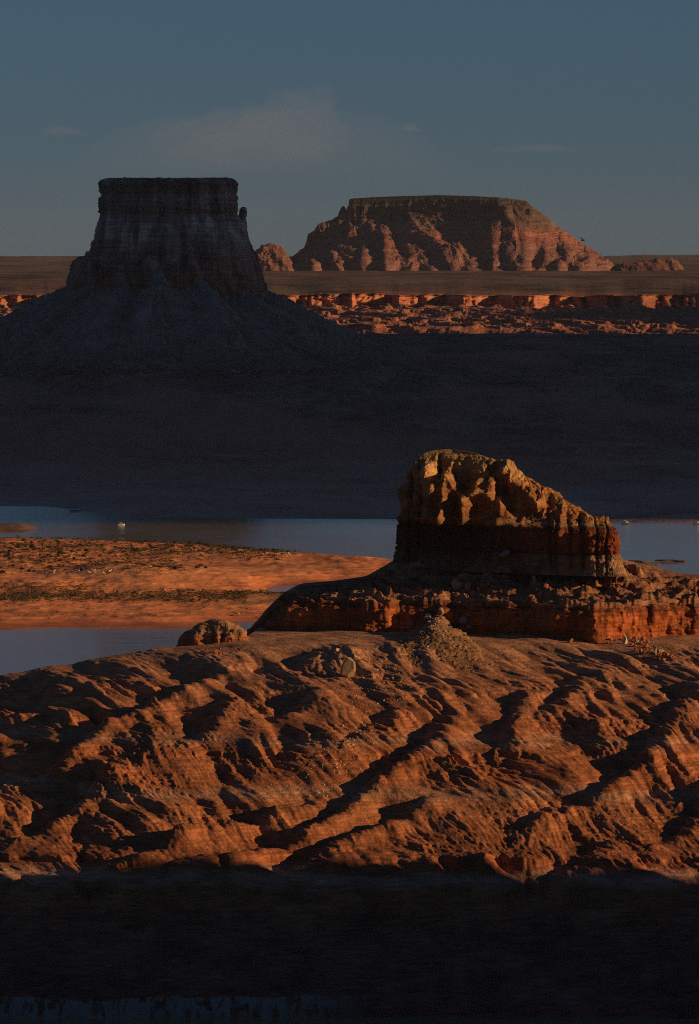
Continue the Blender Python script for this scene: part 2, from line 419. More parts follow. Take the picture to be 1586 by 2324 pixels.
# ------------------------------------------------------------------ rock shelf under the knob
U_H = np.concatenate([np.linspace(560, 1700, 640), np.linspace(1706, 2400, 130)])
def sheet_shelf():
    us = U_H
    sky_v = smooth_tab(us, [(560, 1462), (575, 1440), (600, 1405), (640, 1365), (680, 1342), (760, 1335), (830, 1325), (870, 1302), (895, 1286), (1000, 1284), (1412, 1285), (1470, 1299), (1540, 1317), (1586, 1322), (1700, 1335), (2120, 1380)], 8)
    base_v = tab(us, [(560, 1462), (700, 1462), (900, 1455), (1050, 1452), (1200, 1455), (1340, 1460), (1450, 1456), (1586, 1452), (2120, 1470)])
    top_v = smooth_tab(us, [(560, 1460), (580, 1440), (610, 1410), (660, 1376), (720, 1366), (780, 1372), (860, 1378), (960, 1376), (1050, 1372), (1200, 1364), (1330, 1370), (1345, 1372), (1450, 1362), (1586, 1352), (2120, 1400)], 8)
    dw = smooth_tab(us, [(560, 2296), (640, 2289), (720, 2283), (800, 2275), (880, 2270), (900, 2273), (960, 2270), (1050, 2268), (1200, 2254), (1335, 2235), (1350, 2235), (1400, 2241), (1586, 2259), (1640, 2274), (1720, 2252), (2120, 2278)], 4)
    top_v = top_v + 6 * noise(us / 46.0, 5.5) * sstep(600, 640, us) + 1.2 * noise(us / 9.0, 2.5)
    dw = dw + 2.6 * noise(us / 40.0, 3.5) + .5 * noise(us / 9.0, 7.5)
    d_mid = 2314.0 + 0 * us
    zb = Z_of(base_v, dw) - 3
    zt = Z_of(top_v, dw + 2.5)
    zs = Z_of(sky_v, d_mid)
    zs = np.maximum(zs, zt + 0.4)
    ctrl = [(dw - 0.4, zb), (dw, zb + (zt - zb) * .5), (dw + 1.2, zb + (zt - zb) * .9), (dw + 4.0, zt), (dw + 0.5 * (d_mid - dw), zt + (zs - zt) * .55), (d_mid, zs), (d_mid + 46, zs + 0.6), (d_mid + 80, zs - 6), (d_mid + 160, col(20, us)), (d_mid + 180, col(-5, us))]
    P = profile_sheet(us, ctrl, [60, 46, 14, 60, 70, 60, 30, 40, 6])
    nr = len(P)
    row = np.arange(nr)[:, None] * np.ones((1, len(us)))
    wall = 1 - sstep(100, 122, row)
    N = normals(P)
    x, y, z = P[..., 0], P[..., 1], P[..., 2]
    # wall: flaking slabs, a recessed band under the lip, cracks
    wd = 2.0 * fbm(x / 11, z / 9, 3.0, 4) + 0.8 * ridged(x / 6.0 + .3 * noise(x / 9, z / 9), z / 22, 1.0, 3) - 0.6
    wd += 0.35 * fbm(x / 3, z / 1.2, 8.0, 3)
    wd -= 1.3 * gauss(z, Z_of(1378, 2240), 1.2)
    butt = gauss(x, X_of(1372, 2236), 5.2) * (1 - sstep(Z_of(1398, 2240) - 1, Z_of(1392, 2240) + 1, z)) * 4.5
    P = P + N * (wall * wd)[..., None]
    P[..., 1] -= wall * butt
    # top: stepped cross-bedded ledges
    x, y, z = P[..., 0], P[..., 1], P[..., 2]
    top = 1 - wall
    st = z + 2.0 * fbm(x / 26, y / 20, 4.0, 3) + .05 * x
    h = 2.6
    f = st / h - np.floor(st / h)
    ledge = h * (np.floor(st / h) + sstep(0.72, 0.98, f)) - st
    edge = 1 - sstep(250, 300, row)
    z2 = z + top * edge * (1.25 * ledge + 2.6 * fbm((x + .5 * y) / 17, y / 15, 2.0, 4) + 1.3 * ridged((x + .6 * y) / 13, y / 22, 5.0, 2) * .6 + 0.8 * fbm(x / 5, y / 6, 6.0, 4, .6))
    P[..., 2] = (z2 + 6) * sstep(2390, 2200, us)[None] - 6
    return P
P_shelf = sheet_shelf()
shelf = grid_obj('rock_shelf', P_shelf, M['shelf'])
tag(shelf, 'broad red sandstone shelf with a low cliff edge carrying the tan rock knob', 'rock shelf')

# ------------------------------------------------------------------ stacked outlines (knobs, towers)
def stack(vl, D0, half_y, nth=700, rows_per_px=1.2, shear=0.0, p=0.75, close=10, minr=200, vrows=None):
    """vl: rows (v, u_left, u_right, y_front, y_back) bottom to top; returns the grid and row heights"""
    a = np.array(vl, float)
    d = np.hypot(np.diff(a[:, 0]), np.maximum(np.abs(np.diff(a[:, 1])), np.abs(np.diff(a[:, 2]))) * 0.8)
    s = np.concatenate([[0], np.cumsum(d)])
    n = max(minr, int(s[-1] * rows_per_px))
    t = np.linspace(0, s[-1], n)
    g = [np.interp(t, s, a[:, i]) for i in range(5)]
    k = max(2, n // 90)
    ker = np.ones(2 * k + 1) / (2 * k + 1)
    g = [np.convolve(np.pad(q, k, mode='edge'), ker, 'valid') for q in g]
    v, ul, ur, yf, yb = g
    z = Z_of(v, D0)
    th = np.linspace(0, 2 * np.pi, nth, endpoint=False)
    c, sn = np.cos(th), np.sin(th)
    cc, ss = np.sign(c) * np.abs(c) ** p, np.sign(sn) * np.abs(sn) ** p
    xl, xr = X_of(ul, D0), X_of(ur, D0)
    xc, w = (xl + xr) / 2, (xr - xl) / 2
    X = xc[:, None] + w[:, None] * cc
    Y = D0 + np.where(ss < 0, yf[:, None] * ss, yb[:, None] * ss) - shear * (X - X_of((a[0, 1] + a[0, 2]) / 2, D0))
    Z = z[:, None] * np.ones(nth)
    # close the top
    Xs, Ys, Zs = [X], [Y], [Z]
    for i in range(1, close + 1):
        f = 1 - i / close
        f = max(f, 0.001)
        xm, ym = X[-1].mean(), Y[-1].mean()
        Xs.append((xm + (X[-1] - xm) * f)[None]); Ys.append((ym + (Y[-1] - ym) * f)[None]); Zs.append(Z[-1:] + 0.03 * (z[-1] - z[0]) * (1 - f * f) * 0.3)
    return np.stack([np.concatenate(Xs), np.concatenate(Ys), np.concatenate(Zs)], -1), n

def build_knob():
    D0 = 2306
    rows = [(1296, 891, 1416, 20, 20), (1285, 894, 1412, 19, 19), (1265, 899, 1404, 18, 18), (1245, 902, 1400, 17.6, 18), (1215, 904, 1399, 17.2, 18), (1196, 905, 1394, 17, 18), (1188, 905, 1388, 16.4, 18),
            (1172, 906, 1378, 13.8, 17), (1166, 907, 1338, 12.6, 17), (1150, 908, 1315, 10.4, 16), (1130, 911, 1284, 8, 15.5), (1105, 914, 1244, 5.5, 15), (1085, 919, 1208, 3.6, 14), (1066, 928, 1186, 2.2, 13),
            (1050, 938, 1164, 1.2, 12), (1044, 946, 1130, .6, 11), (1036, 956, 1098, 0, 9), (1028, 966, 1076, -.6, 7), (1022, 985, 1048, -1, 4)]
    P, n = stack(rows, D0, None, nth=900, rows_per_px=0.75, shear=0.14, p=0.62)
    P[..., 1] -= (P[..., 0] - 66) * 0.54 * sstep(1172, 1200, V_of(P[..., 2], D0))
    N = normals(P, True)
    x, y, z = P[..., 0], P[..., 1], P[..., 2]
    u = CX + x / D0 * FPX
    v = V_of(z, D0)
    up = sstep(1196, 1176, v) * sstep(1024, 1052, v)          # eroded, ribbed upper half
    low = sstep(1186, 1204, v)
    q = x + 0.62 * y
    d = 2.6 * up * ridged((x - .25 * z + 2 * fbm(x / 12, z / 12, 1)) / 11.0, z / 19.0, y / 30.0, 4)
    d += -3.4 * up + 1.9 * up * fbm(x / 6, z / 7, y / 8, 4)
    # named ribs and hollows (picture columns)
    def rib(u0, v0, u1, v1, w, h):
        t = np.clip(((u - u0) * (u1 - u0) + (v - v0) * (v1 - v0)) / ((u1 - u0) ** 2 + (v1 - v0) ** 2), 0, 1)
        dd = np.hypot(u - u0 - t * (u1 - u0), v - v0 - t * (v1 - v0))
        return 1.7 * h * np.exp(-(dd / (1.15 * w)) ** 2)
    front = (N[..., 1] < 0.25)
    a = 0
    for r in ((972, 1060, 985, 1110, 14, 3.0), (985, 1110, 968, 1150, 9, 2.2), (1012, 1085, 1000, 1185, 9, 3.4), (1018, 1085, 1052, 1140, 9, 3.4), (1052, 1140, 1045, 1185, 9, 3.0), (1095, 1060, 1075, 1120, 13, 2.6), (1150, 1055, 1105, 1125, 12, 3.0), (1165, 1090, 1215, 1135, 14, 3.2),
              (1140, 1125, 1125, 1180, 9, 2.4), (998, 1035, 996, 1085, 4, -3.0), (1035, 1130, 1028, 1185, 12, -3.2), (1090, 1150, 1080, 1175, 22, -2.6), (1135, 1085, 1165, 1160, 13, -3.0), (1185, 1150, 1230, 1170, 14, -1.2), (930, 1060, 925, 1285, 4, -1.6), (955, 1100, 945, 1285, 4, -1.4)):
        a = a + rib(*r)
    d += np.where(front, a, 0)
    # lower cliff: vertical slabs parted by cracks; columns at the sunny end
    d += low * (0.9 * fbm(q / 9.0, z / 40, 2, 3) + 0.35 * fbm(x / 3, z / 2, y / 3, 3))
    for uc, w, h in ((1243, 3.5, -2.4), (1268, 6, 2.2), (1286, 4, -2.0), (1313, 4, -3.0), (1347, 2.2, -1.6), (1366, 2.4, -1.7), (1330, 10, 1.0), (1253, 3, 1.6)):
        wob = 5 * noise(z / 9, uc * .37)
        d += np.where(front, h * np.exp(-((u + wob - uc) / w) ** 2) * sstep(1152, 1172, v) * (1 - .6 * sstep(1270, 1290, v)), 0)
    # strata ledges
    zz = z + .6 * fbm(x / 15, y / 15, 0.2, 2)
    d += 0.45 * noise(zz / 2.2, x / 60, y / 60) + 0.3 * noise(zz / 0.9, x / 25, 3)
    d -= 0.9 * gauss(v, 1196, 2.2) + 0.8 * gauss(v, 1246, 2.0) + 0.8 * gauss(v, 1046, 2.0) * sstep(1110, 1060, u)
    d += 0.45 * fbm(x / 2.4, y / 2.4, z / 2.4, 4, .6)
    N = N * np.array([1, 1, .35]); crest = np.where(N[..., 1] > .15, .45, 1.0)
    P = P + N * (d * crest)[..., None] * np.minimum(1, np.linspace(40, 0, len(P)) / 12)[:, None, None]
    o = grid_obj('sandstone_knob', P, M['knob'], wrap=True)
    tag(o, 'tan and red sandstone knob with ribbed sunlit top and dark banded cliff above the shelf', 'rock butte')
    return P
P_knob = build_knob()

def build_dome():
    D0 = 2246
    rows = [(1478, 398, 574, 9, 10), (1468, 401, 571, 8.5, 10), (1456, 403, 570, 8, 10), (1440, 408, 562, 7.2, 9), (1436, 420, 560, 6.4, 9), (1428, 434, 552, 5.5, 8), (1418, 447, 536, 4.5, 6.5), (1410, 462, 520, 3.2, 5), (1405, 480, 505, 2, 3)]
    P, n = stack(rows, D0, None, nth=420, rows_per_px=1.2, shear=0.25, p=0.75, minr=150)
    N = normals(P, True)
    x, y, z = P[..., 0], P[..., 1], P[..., 2]
    u = CX + x / D0 * FPX; v = V_of(z, D0)
    d = 0.9 * fbm(x / 5, z / 5, y / 6, 4) + .3 * noise(z / .8, x / 12, y / 12)
    front = N[..., 1] < .2
    for u0, w, h in ((484, 3, -2.0), (505, 3, -1.6), (495, 6, 1.3), (450, 16, .9), (524, 8, 1.0)):
        d += np.where(front, h * np.exp(-((u - u0 + 4 * noise(z / 4, u0)) / w) ** 2) * sstep(1425, 1440, v), 0)
    d -= .8 * gauss(v, 1440, 3)
    P = P + N * (d * np.minimum(1, np.linspace(30, 0, len(P)) / 10)[:, None])[..., None]
    tag(grid_obj('domed_outcrop', P, M['dome'], wrap=True), 'small domed sandstone outcrop with red base alone on the left crest of the slickrock', 'rock outcrop')
    return P
P_dome = build_dome()

# ------------------------------------------------------------------ red sand flat with inlet, mud spit
def build_flat():
    def c(nt, pos, sep, col_):
        g = ramp(nt, noise_node(nt, pos, 0.02, 6, 0.65, (0.5, 0.35, 1)), [(0.52, 0.0), (0.62, 1.0)])
        y = ramp(nt, math_node(nt, 'DIVIDE', math_node(nt, 'SUBTRACT', sep.outputs[1], 3800.0), 1300.0, True), [(0.0, 0.0), (.13, 0), (.16, .75), (.26, .8), (.30, .15), (.5, .2), (.62, .6), (.9, .8), (1, .7)])
        f = mix(nt, 1.0, g, y, 'MULTIPLY')
        return mix(nt, f, col_, (.24, .15, .06))
    m = rock_mat('red_sand', [(0, (.24, .08, .035)), (.25, (.50, .17, .058)), (.5, (.70, .255, .08)), (1, (.72, .29, .095))], -1, 9, warp=(.01, 4), mott=(.02, .8, 1.45), lam=(1.0, .6, 1.45, (.006, .035, 1)), bump=((.06, .8), (.4, .25)), extra=c)
    us = np.linspace(-700, 1010, 620)
    dn = 3835 + 14 * np.sin(us / 70) + tab(us, [(-700, -120), (0, -50), (420, -15), (700, 60), (960, 120)])
    df = tab(us, [(-700, 5080), (0, 5055), (150, 5030), (300, 4985), (450, 4930), (600, 4830), (700, 4790), (800, 4740), (890, 4670), (960, 4600)])
    t = np.linspace(-0.03, 1.03, 420)[:, None]
    D = dn + (df - dn) * t
    U = us[None] * np.ones_like(D)
    x = X_of(U, D)
    edge = np.minimum(t, 1 - t) * np.ones_like(D)
    z = -0.7 + 3.8 * sstep(-0.03, 0.10, edge) + 1.5 * sstep(.1, .5, edge)
    z += sstep(0, .1, edge) * (1.6 * fbm(x / 60, D / 160, 1, 4) + .4 * fbm(x / 12, D / 30, 3, 3))
    # low red mound in the middle left
    z += 6.0 * gauss(U, 330, 190) * gauss(D, 4330, 90) + 3.5 * gauss(U, 250, 110) * gauss(D, 4420, 50)
    # shallow inlet on the right
    inl = sstep(560, 640, U) * gauss(D, 4275 + (U - 700) * .25, 75)
    z = z * (1 - inl) - 2.6 * inl
    P = np.stack([x, D, z], -1)
    tag(grid_obj('sand_flat', P, m), kind='structure')
    # low mud spit at the far left
    us = np.linspace(-500, 105, 120)
    t = np.linspace(0, 1, 40)[:, None]
    D = 5150 + 130 * t + 0 * us
    U = us[None] * np.ones_like(D)
    z = -1 + 5.5 * np.sin(np.pi * t) ** .6 * (1 - sstep(40, 100, U)) + .5 * fbm(U / 30, D / 30, 2, 3)
    mm = rock_mat('grey_mud', [(0, (.16, .09, .06)), (1, (.18, .11, .08))], 0, 6, bump=((.2, .4),))
    tag(grid_obj('mud_bank', np.stack([X_of(U, D), D, z], -1), mm), kind='structure')
    return P
P_flat = build_flat()

# ------------------------------------------------------------------ dark plain beyond the lake
def build_plain():
    us = np.linspace(-1500, 3100, 900)
    sh_v = smooth_tab(us, [(-1500, 1150), (0, 1149), (120, 1151), (200, 1163), (300, 1171), (420, 1174), (600, 1178), (900, 1179), (1200, 1182), (1400, 1187), (1586, 1188), (3100, 1190)], 12)
    ds = EYE / S_of(sh_v)
    D = np.concatenate([np.linspace(0, 1, 420) ** 1.35])[:, None]
    D = ds + (11900 - ds) * D
    U = us[None] * np.ones_like(D)
    x = X_of(U, D)
    z = tab(D - ds, [(-100, -4), (0, -0.8), (60, 3), (500, 9), (1500, 27), (2600, 53), (3700, 77), (4700, 90), (5700, 97), (6100, 94), (6600, 66)])
    k = sstep(0, 400, D - ds) * (1 - .6 * sstep(10500, 11600, D))
    z += k * (4.5 * fbm(x / 330, D / 420, 1, 4) + 1.6 * fbm(x / 60, D / 120, 5, 3)) + sstep(200, 900, D - ds) * (1 - sstep(3600, 4600, D - ds)) * 9.0 * (np.abs(noise((x + .2 * D) / 130, D / 620, 3.0)) - .3)
    # low benches near the shore
    st = z + 1.5 * noise(x / 120, D / 120, 3)
    h = 5.0; f = st / h - np.floor(st / h)
    z += (1 - sstep(1200, 2600, D - ds)) * .9 * sstep(0, 90, D - ds) * (h * (np.floor(st / h) + sstep(.6, .95, f)) - st)
    z += 9 * gauss(U, 720, 130) * gauss(D, 5740, 80)
    z += 0.5 * fbm(x / 20, D / 24, 7, 3) * sstep(0, 60, D - ds)
    def c(nt, pos, sep, col_):
        # brush: dense on the upper plain, thin near the shore, broken into patches and specks
        g = ramp(nt, noise_node(nt, pos, 1.0, 5, 0.68, (.012, .0022, .01)), [(.44, 0.0), (.54, 1.0)])
        g2 = ramp(nt, noise_node(nt, pos, 1.0, 4, 0.75, (.09, .016, .01)), [(.44, 0.0), (.58, 1.0)])
        f = ramp(nt, math_node(nt, 'DIVIDE', sep.outputs[2], 100.0, True), [(0.05, 0), (.2, .5), (.6, .9), (1, .95)])
        s_ = mix(nt, 1.0, mix(nt, .45, g, g2), f, 'MULTIPLY')
        c2 = mix(nt, s_, col_, (.026, .038, .026))
        red = ramp(nt, noise_node(nt, pos, 1.0, 5, 0.6, (.0045, .0009, .01)), [(.50, 0.0), (.60, .95)])
        shore = ramp(nt, math_node(nt, 'DIVIDE', sep.outputs[2], 100.0, True), [(.02, .85), (.10, .5), (.2, 0.0)])
        c2 = mix(nt, red, c2, (.46, .18, .11))
        return mix(nt, mix(nt, 1.0, shore, ramp(nt, noise_node(nt, pos, 1.0, 5, .65, (.006, .003, .2)), [(.4, .2), (.6, 1.0)]), 'MULTIPLY'), c2, (.52, .36, .25))
    m = rock_mat('desert_plain', [(0, (.40, .27, .19)), (.05, (.44, .27, .18)), (.12, (.40, .21, .13)), (.3, (.34, .18, .11)), (.5, (.30, .175, .11)), (1, (.24, .165, .11))], 0, 100, warp=(.006, 6), mott=None, lam=(1.0, .5, 1.6, (.006, .0015, .12)), bump=((.05, 4.0), (.2, 1.5)), extra=c)
    tag(grid_obj('plain', np.stack([x, D, z], -1), m), kind='structure')
build_plain()

# ------------------------------------------------------------------ the dark tower butte
def build_tower():
    D0 = 9200.0
    root = empty('tower_butte', (X_of(374, D0), D0, 80))
    tag(root, 'tall dark flat-topped butte with sheer fluted walls on a rubble cone', 'butte')
    ox, oy, oz = root.location
    mt = rock_mat('tower_stone', [(0, (.18, .095, .06)), (.3, (.22, .125, .085)), (.5, (.29, .20, .15)), (.62, (.34, .26, .20)), (.70, (.27, .195, .15)), (.73, (.19, .13, .095)), (.86, (.26, .19, .145)), (.92, (.13, .095, .07)), (1, (.19, .14, .105))], 180, 373,
        warp=(.006, 6), mott=(.02, .65, 1.35), lam=(.25, .45, 1.5, (.05, .05, 1)), bump=((.08, 3.0), (.3, 1.0)), extra=streaks(20.0, .22, 2.1))
    rows = [(720, 150, 604, 158, 150), (690, 153, 598, 156, 148), (664, 156, 594, 152, 146), (640, 160, 588, 148, 142), (610, 168, 580, 140, 136), (598, 176, 577, 134, 130), (590, 203, 575, 128, 126), (575, 212, 571, 122, 122), (540, 219, 562, 114, 116), (505, 225, 553, 108, 112), (500, 226, 543, 108, 112), (485, 228, 540, 106, 110),
            (470, 229, 540, 105, 109), (445, 230, 537, 104, 108), (440, 231, 536, 104, 108), (424, 231, 535, 104, 108), (414, 232, 534, 103, 107), (409, 240, 524, 98, 100), (407.5, 250, 515, 92, 95)]
    P, n = stack(rows, D0, None, nth=900, rows_per_px=1.1, shear=0.12, p=0.8)
    N = normals(P, True)
    x, y, z = P[..., 0], P[..., 1], P[..., 2]
    v = V_of(z, D0)
    ang = np.arctan2(y - D0, x - ox)
    q = ang * 150
    flute = sstep(455, 600, v)
    d = flute * (11.0 * ridged((q + 5 * fbm(q / 40, z / 60, 2, 2)) / 46, z / 300, 3.0, 5) - 9) + flute * 3.0 * fbm(q / 18, z / 50, 1.0, 4)
    d += (1 - flute) * (3.2 * fbm(q / 20, z / 60, 4, 4) + 3.4 * ridged(q / 24, z / 120, 9, 4) - 3.2)
    d += 1.3 * noise(z / 6, q / 300, 2) + 1.1 * noise(z / 2.6, q / 120, 5)
    d -= 5.0 * gauss(v, 443, 5) * (.4 + .6 * sstep(-.2, .4, noise(q / 26, 2.2))) + 2.5 * gauss(v, 486, 3)
    d += 2.0 * gauss(v, 418, 6)
    d += .9 * fbm(x / 8, y / 8, z / 8, 3)
    P = P + N * d[..., None] * np.minimum(1, np.linspace(len(P), 0, len(P)) / 12)[:, None, None]
    grid_obj('cliff_tower', P - np.array([ox, oy, oz]), mt, wrap=True, parent=root)
    # free-standing pinnacle leaning on the right shoulder
    rows = [(575, 534, 571, 20, 20), (540, 536, 562, 17, 17), (512, 540, 561, 14, 14), (500, 543, 560, 12, 12), (488, 545, 559.5, 12, 12), (478, 544, 559.5, 11, 11), (475, 545, 559, 9, 9), (470, 549, 558, 5, 5)]
    P, n = stack(rows, D0 - 10, None, nth=140, rows_per_px=1.2, p=.8, minr=80)
    N = normals(P, True); x, y, z = P[..., 0], P[..., 1], P[..., 2]
    d = 2.0 * fbm(x / 12, y / 12, z / 30, 4) + 1.2 * noise(z / 4, x / 80, 3)
    P = P + N * (d * np.minimum(1, np.linspace(40, 0, len(P)) / 8)[:, None])[..., None]
    grid_obj('pinnacle', P - np.array([ox, oy, oz]), mt, wrap=True, parent=root)
    # rubble cone
    th = np.linspace(0, 2 * np.pi, 1100, endpoint=False)[None]
    r = np.linspace(100, 470, 330)[:, None]
    rs = tab(r, [(0, 130), (156, 156), (900, 900)])
    prof = tab(r, [(95, 214), (120, 210), (156, 194), (210, 171), (267, 141), (309, 118), (345, 100), (390, 86), (425, 72), (470, 38)])
    cx, sx = np.cos(th), np.sin(th)
    w = th * 150
    # aprons climb high in the middle of the front wall
    hi = 26 * gauss(th, 4.70, .17) + 14 * gauss(th, 5.15, .12) - 18 * gauss(th, 5.35, .12) + 8 * gauss(th, 4.2, .2)
    prof = prof + hi * (1 - sstep(130, 330, r))
    fade = 1 - sstep(360, 430, r)
    z = prof + fade * (10.0 * ridged(np.sin(th) * 4.5 + 0.5 * noise(th * 3, r / 120), np.cos(th) * 4.5, r / 420, 4) - 8) + fade * 1.6 * fbm(r * cx / 22, r * sx / 22, 2, 4)
    blocks = np.clip(fbm(r * cx / 7, r * sx / 7, 6, 2) - .35, 0, 1) * 9.0
    z = z + fade * blocks
    X = ox + r * cx; Y = D0 + r * sx
    # outer edge in rows from the foot up so faces point outward
    P = np.stack([X, Y, z], -1)[::-1]
    def c(nt, pos, sep, col_):
        g = ramp(nt, noise_node(nt, pos, 0.16, 3, .6), [(.57, 0.0), (.63, 1.0)])
        return mix(nt, g, col_, (.34, .30, .25))
    mtal = rock_mat('rubble', [(0, (.085, .075, .052)), (.08, (.13, .115, .085)), (.3, (.20, .175, .135)), (1, (.25, .21, .17))], 74, 200, mott=(.03, .45, 1.6), lam=None, bump=((.15, 2.5), (.5, 1.0)), extra=c)
    grid_obj('rubble_cone', P - np.array([ox, oy, oz]), mtal, wrap=True, parent=root)
build_tower()

# ------------------------------------------------------------------ canyon cliffs and the far plain
def build_far():
    us = np.linspace(-900, 2600, 1500)
    x15 = X_of(us, 15000)
    # headlands and alcoves of the rim
    w = tab(us, [(-900, 0), (-300, 120), (-290, -60), (100, 140), (110, -40), (600, 0), (700, 60), (706, 10), (790, 70), (798, 0), (888, 130), (904, -90), (1006, 90), (1020, 60), (1052, -160), (1066, -120), (1120, 40), (1200, -240), (1212, -230), (1292, 0), (1300, -10), (1370, -260), (1380, -250), (1400, -180), (1408, -190), (1450, -330), (1462, -320), (1500, -240), (1506, -290), (1548, -200), (1556, -260), (1700, 0), (1900, -200), (2000, 60), (2600, 0)])
    w = .75 * w + 120 * fbm(x15 / 210, 0.3, 2.2, 5) + 30 * ridged(x15 / 45, 1.1, 4.0, 2)
    dw = 14700 + w
    top_v = smooth_tab(us, [(-900, 672), (0, 672), (100, 668), (640, 668), (800, 668), (1000, 670), (1586, 668), (2600, 668)], 20) + 5.0 * noise(us / 85.0, 4.4)
    bot_v = 706 + 10 * noise(us / 34.0, 1.7)
    zt = Z_of(top_v, dw + 30); zb = Z_of(bot_v, dw)
    ctrl = [(col(11700, us), col(44, us)), (col(12500, us), Z_of(col(758, us), 12500)), (col(13600, us), Z_of(col(728, us), 13600)), (dw - 60, zb - 4), (dw, zb), (dw + 14, zt - 12), (dw + 26, zt), (dw + 1500, zt + 6), (col(19000, us), col(178, us)), (col(22000, us), col(191, us)), (col(27000, us), col(206, us)), (col(34000, us), col(233, us)), (col(34300, us), col(243, us)), (col(40000, us), col(246, us))]
    P = profile_sheet(us, ctrl, [50, 110, 90, 10, 50, 14, 40, 40, 40, 40, 30, 16, 30])
    x, y, z = P[..., 0].copy(), P[..., 1].copy(), P[..., 2].copy()
    rows = np.arange(len(P))[:, None] * np.ones((1, len(us)))
    wall = sstep(252, 262, rows) * (1 - sstep(318, 326, rows))
    bad = sstep(30, 60, rows) * (1 - sstep(240, 256, rows))
    rim = sstep(318, 326, rows) * (1 - sstep(420, 480, rows))
    P[..., 1] += wall * (26 * ridged(x / 75 + .4 * noise(x / 90, z / 40), z / 160, 3, 4) + 14 * fbm(x / 40, z / 12, y / 90, 4))
    b = 16 * ridged((x + .4 * y) / 190, y / 420, 1.0, 5, .58) + 5 * fbm(x / 60, y / 110, 4, 4)
    h = 9.0; f = b / h - np.floor(b / h)
    P[..., 2] += bad * (b + .7 * (h * (np.floor(b / h) + sstep(.55, .9, f)) - b) - 6)
    P[..., 2] += rim * 1.6 * fbm(x / 120, y / 300, 6, 4) + (1 - bad) * (1 - wall) * (1 - rim) * 3.0 * fbm(x / 400, y / 900, 3, 4) * sstep(420, 480, rows)
    # low scarp lines on the horizon
    P[..., 2] += sstep(540, 556, rows) * (6 * noise(us / 60.0, 3.0) + 9 * noise(us / 170.0, 8.0) + 2 * noise(us / 17., 5.) + 10 * sstep(1380, 1586, us))
    def c(nt, pos, sep, col_):
        yy = math_node(nt, 'DIVIDE', math_node(nt, 'SUBTRACT', sep.outputs[1], 14600.0), 1200.0, True)
        zz = ramp(nt, math_node(nt, 'DIVIDE', math_node(nt, 'SUBTRACT', sep.outputs[2], 140.0), 14.0, True), [(0.2, 0.0), (.9, 1.0)])
        g = ramp(nt, noise_node(nt, pos, 0.006, 6, .7, (.5, .2, 1)), [(.3, .55), (.6, 1.0)])
        f = mix(nt, 1.0, mix(nt, 1.0, zz, g, 'MULTIPLY'), ramp(nt, yy, [(0, .6), (.4, 1.0)]), 'MULTIPLY')
        g3 = ramp(nt, noise_node(nt, pos, 1.0, 5, .7, (.004, .0007, .01)), [(.38, .3), (.62, 1.8)])
        return mix(nt, f, col_, mix(nt, 1.0, (.062, .054, .032), g3, 'MULTIPLY'))
    m = rock_mat('canyon_rock', [(0, (.34, .14, .08)), (.4, (.38, .155, .085)), (.8, (.44, .18, .09)), (1, (.40, .17, .09))], 60, 160, warp=(.004, 10), mott=(.012, .65, 1.3), lam=(.12, .75, 1.2, (.03, .03, 1)), bump=((.03, 4.0), (.12, 1.5)), extra=c)
    tag(grid_obj('canyon_terrain', P, m), kind='structure')
build_far()

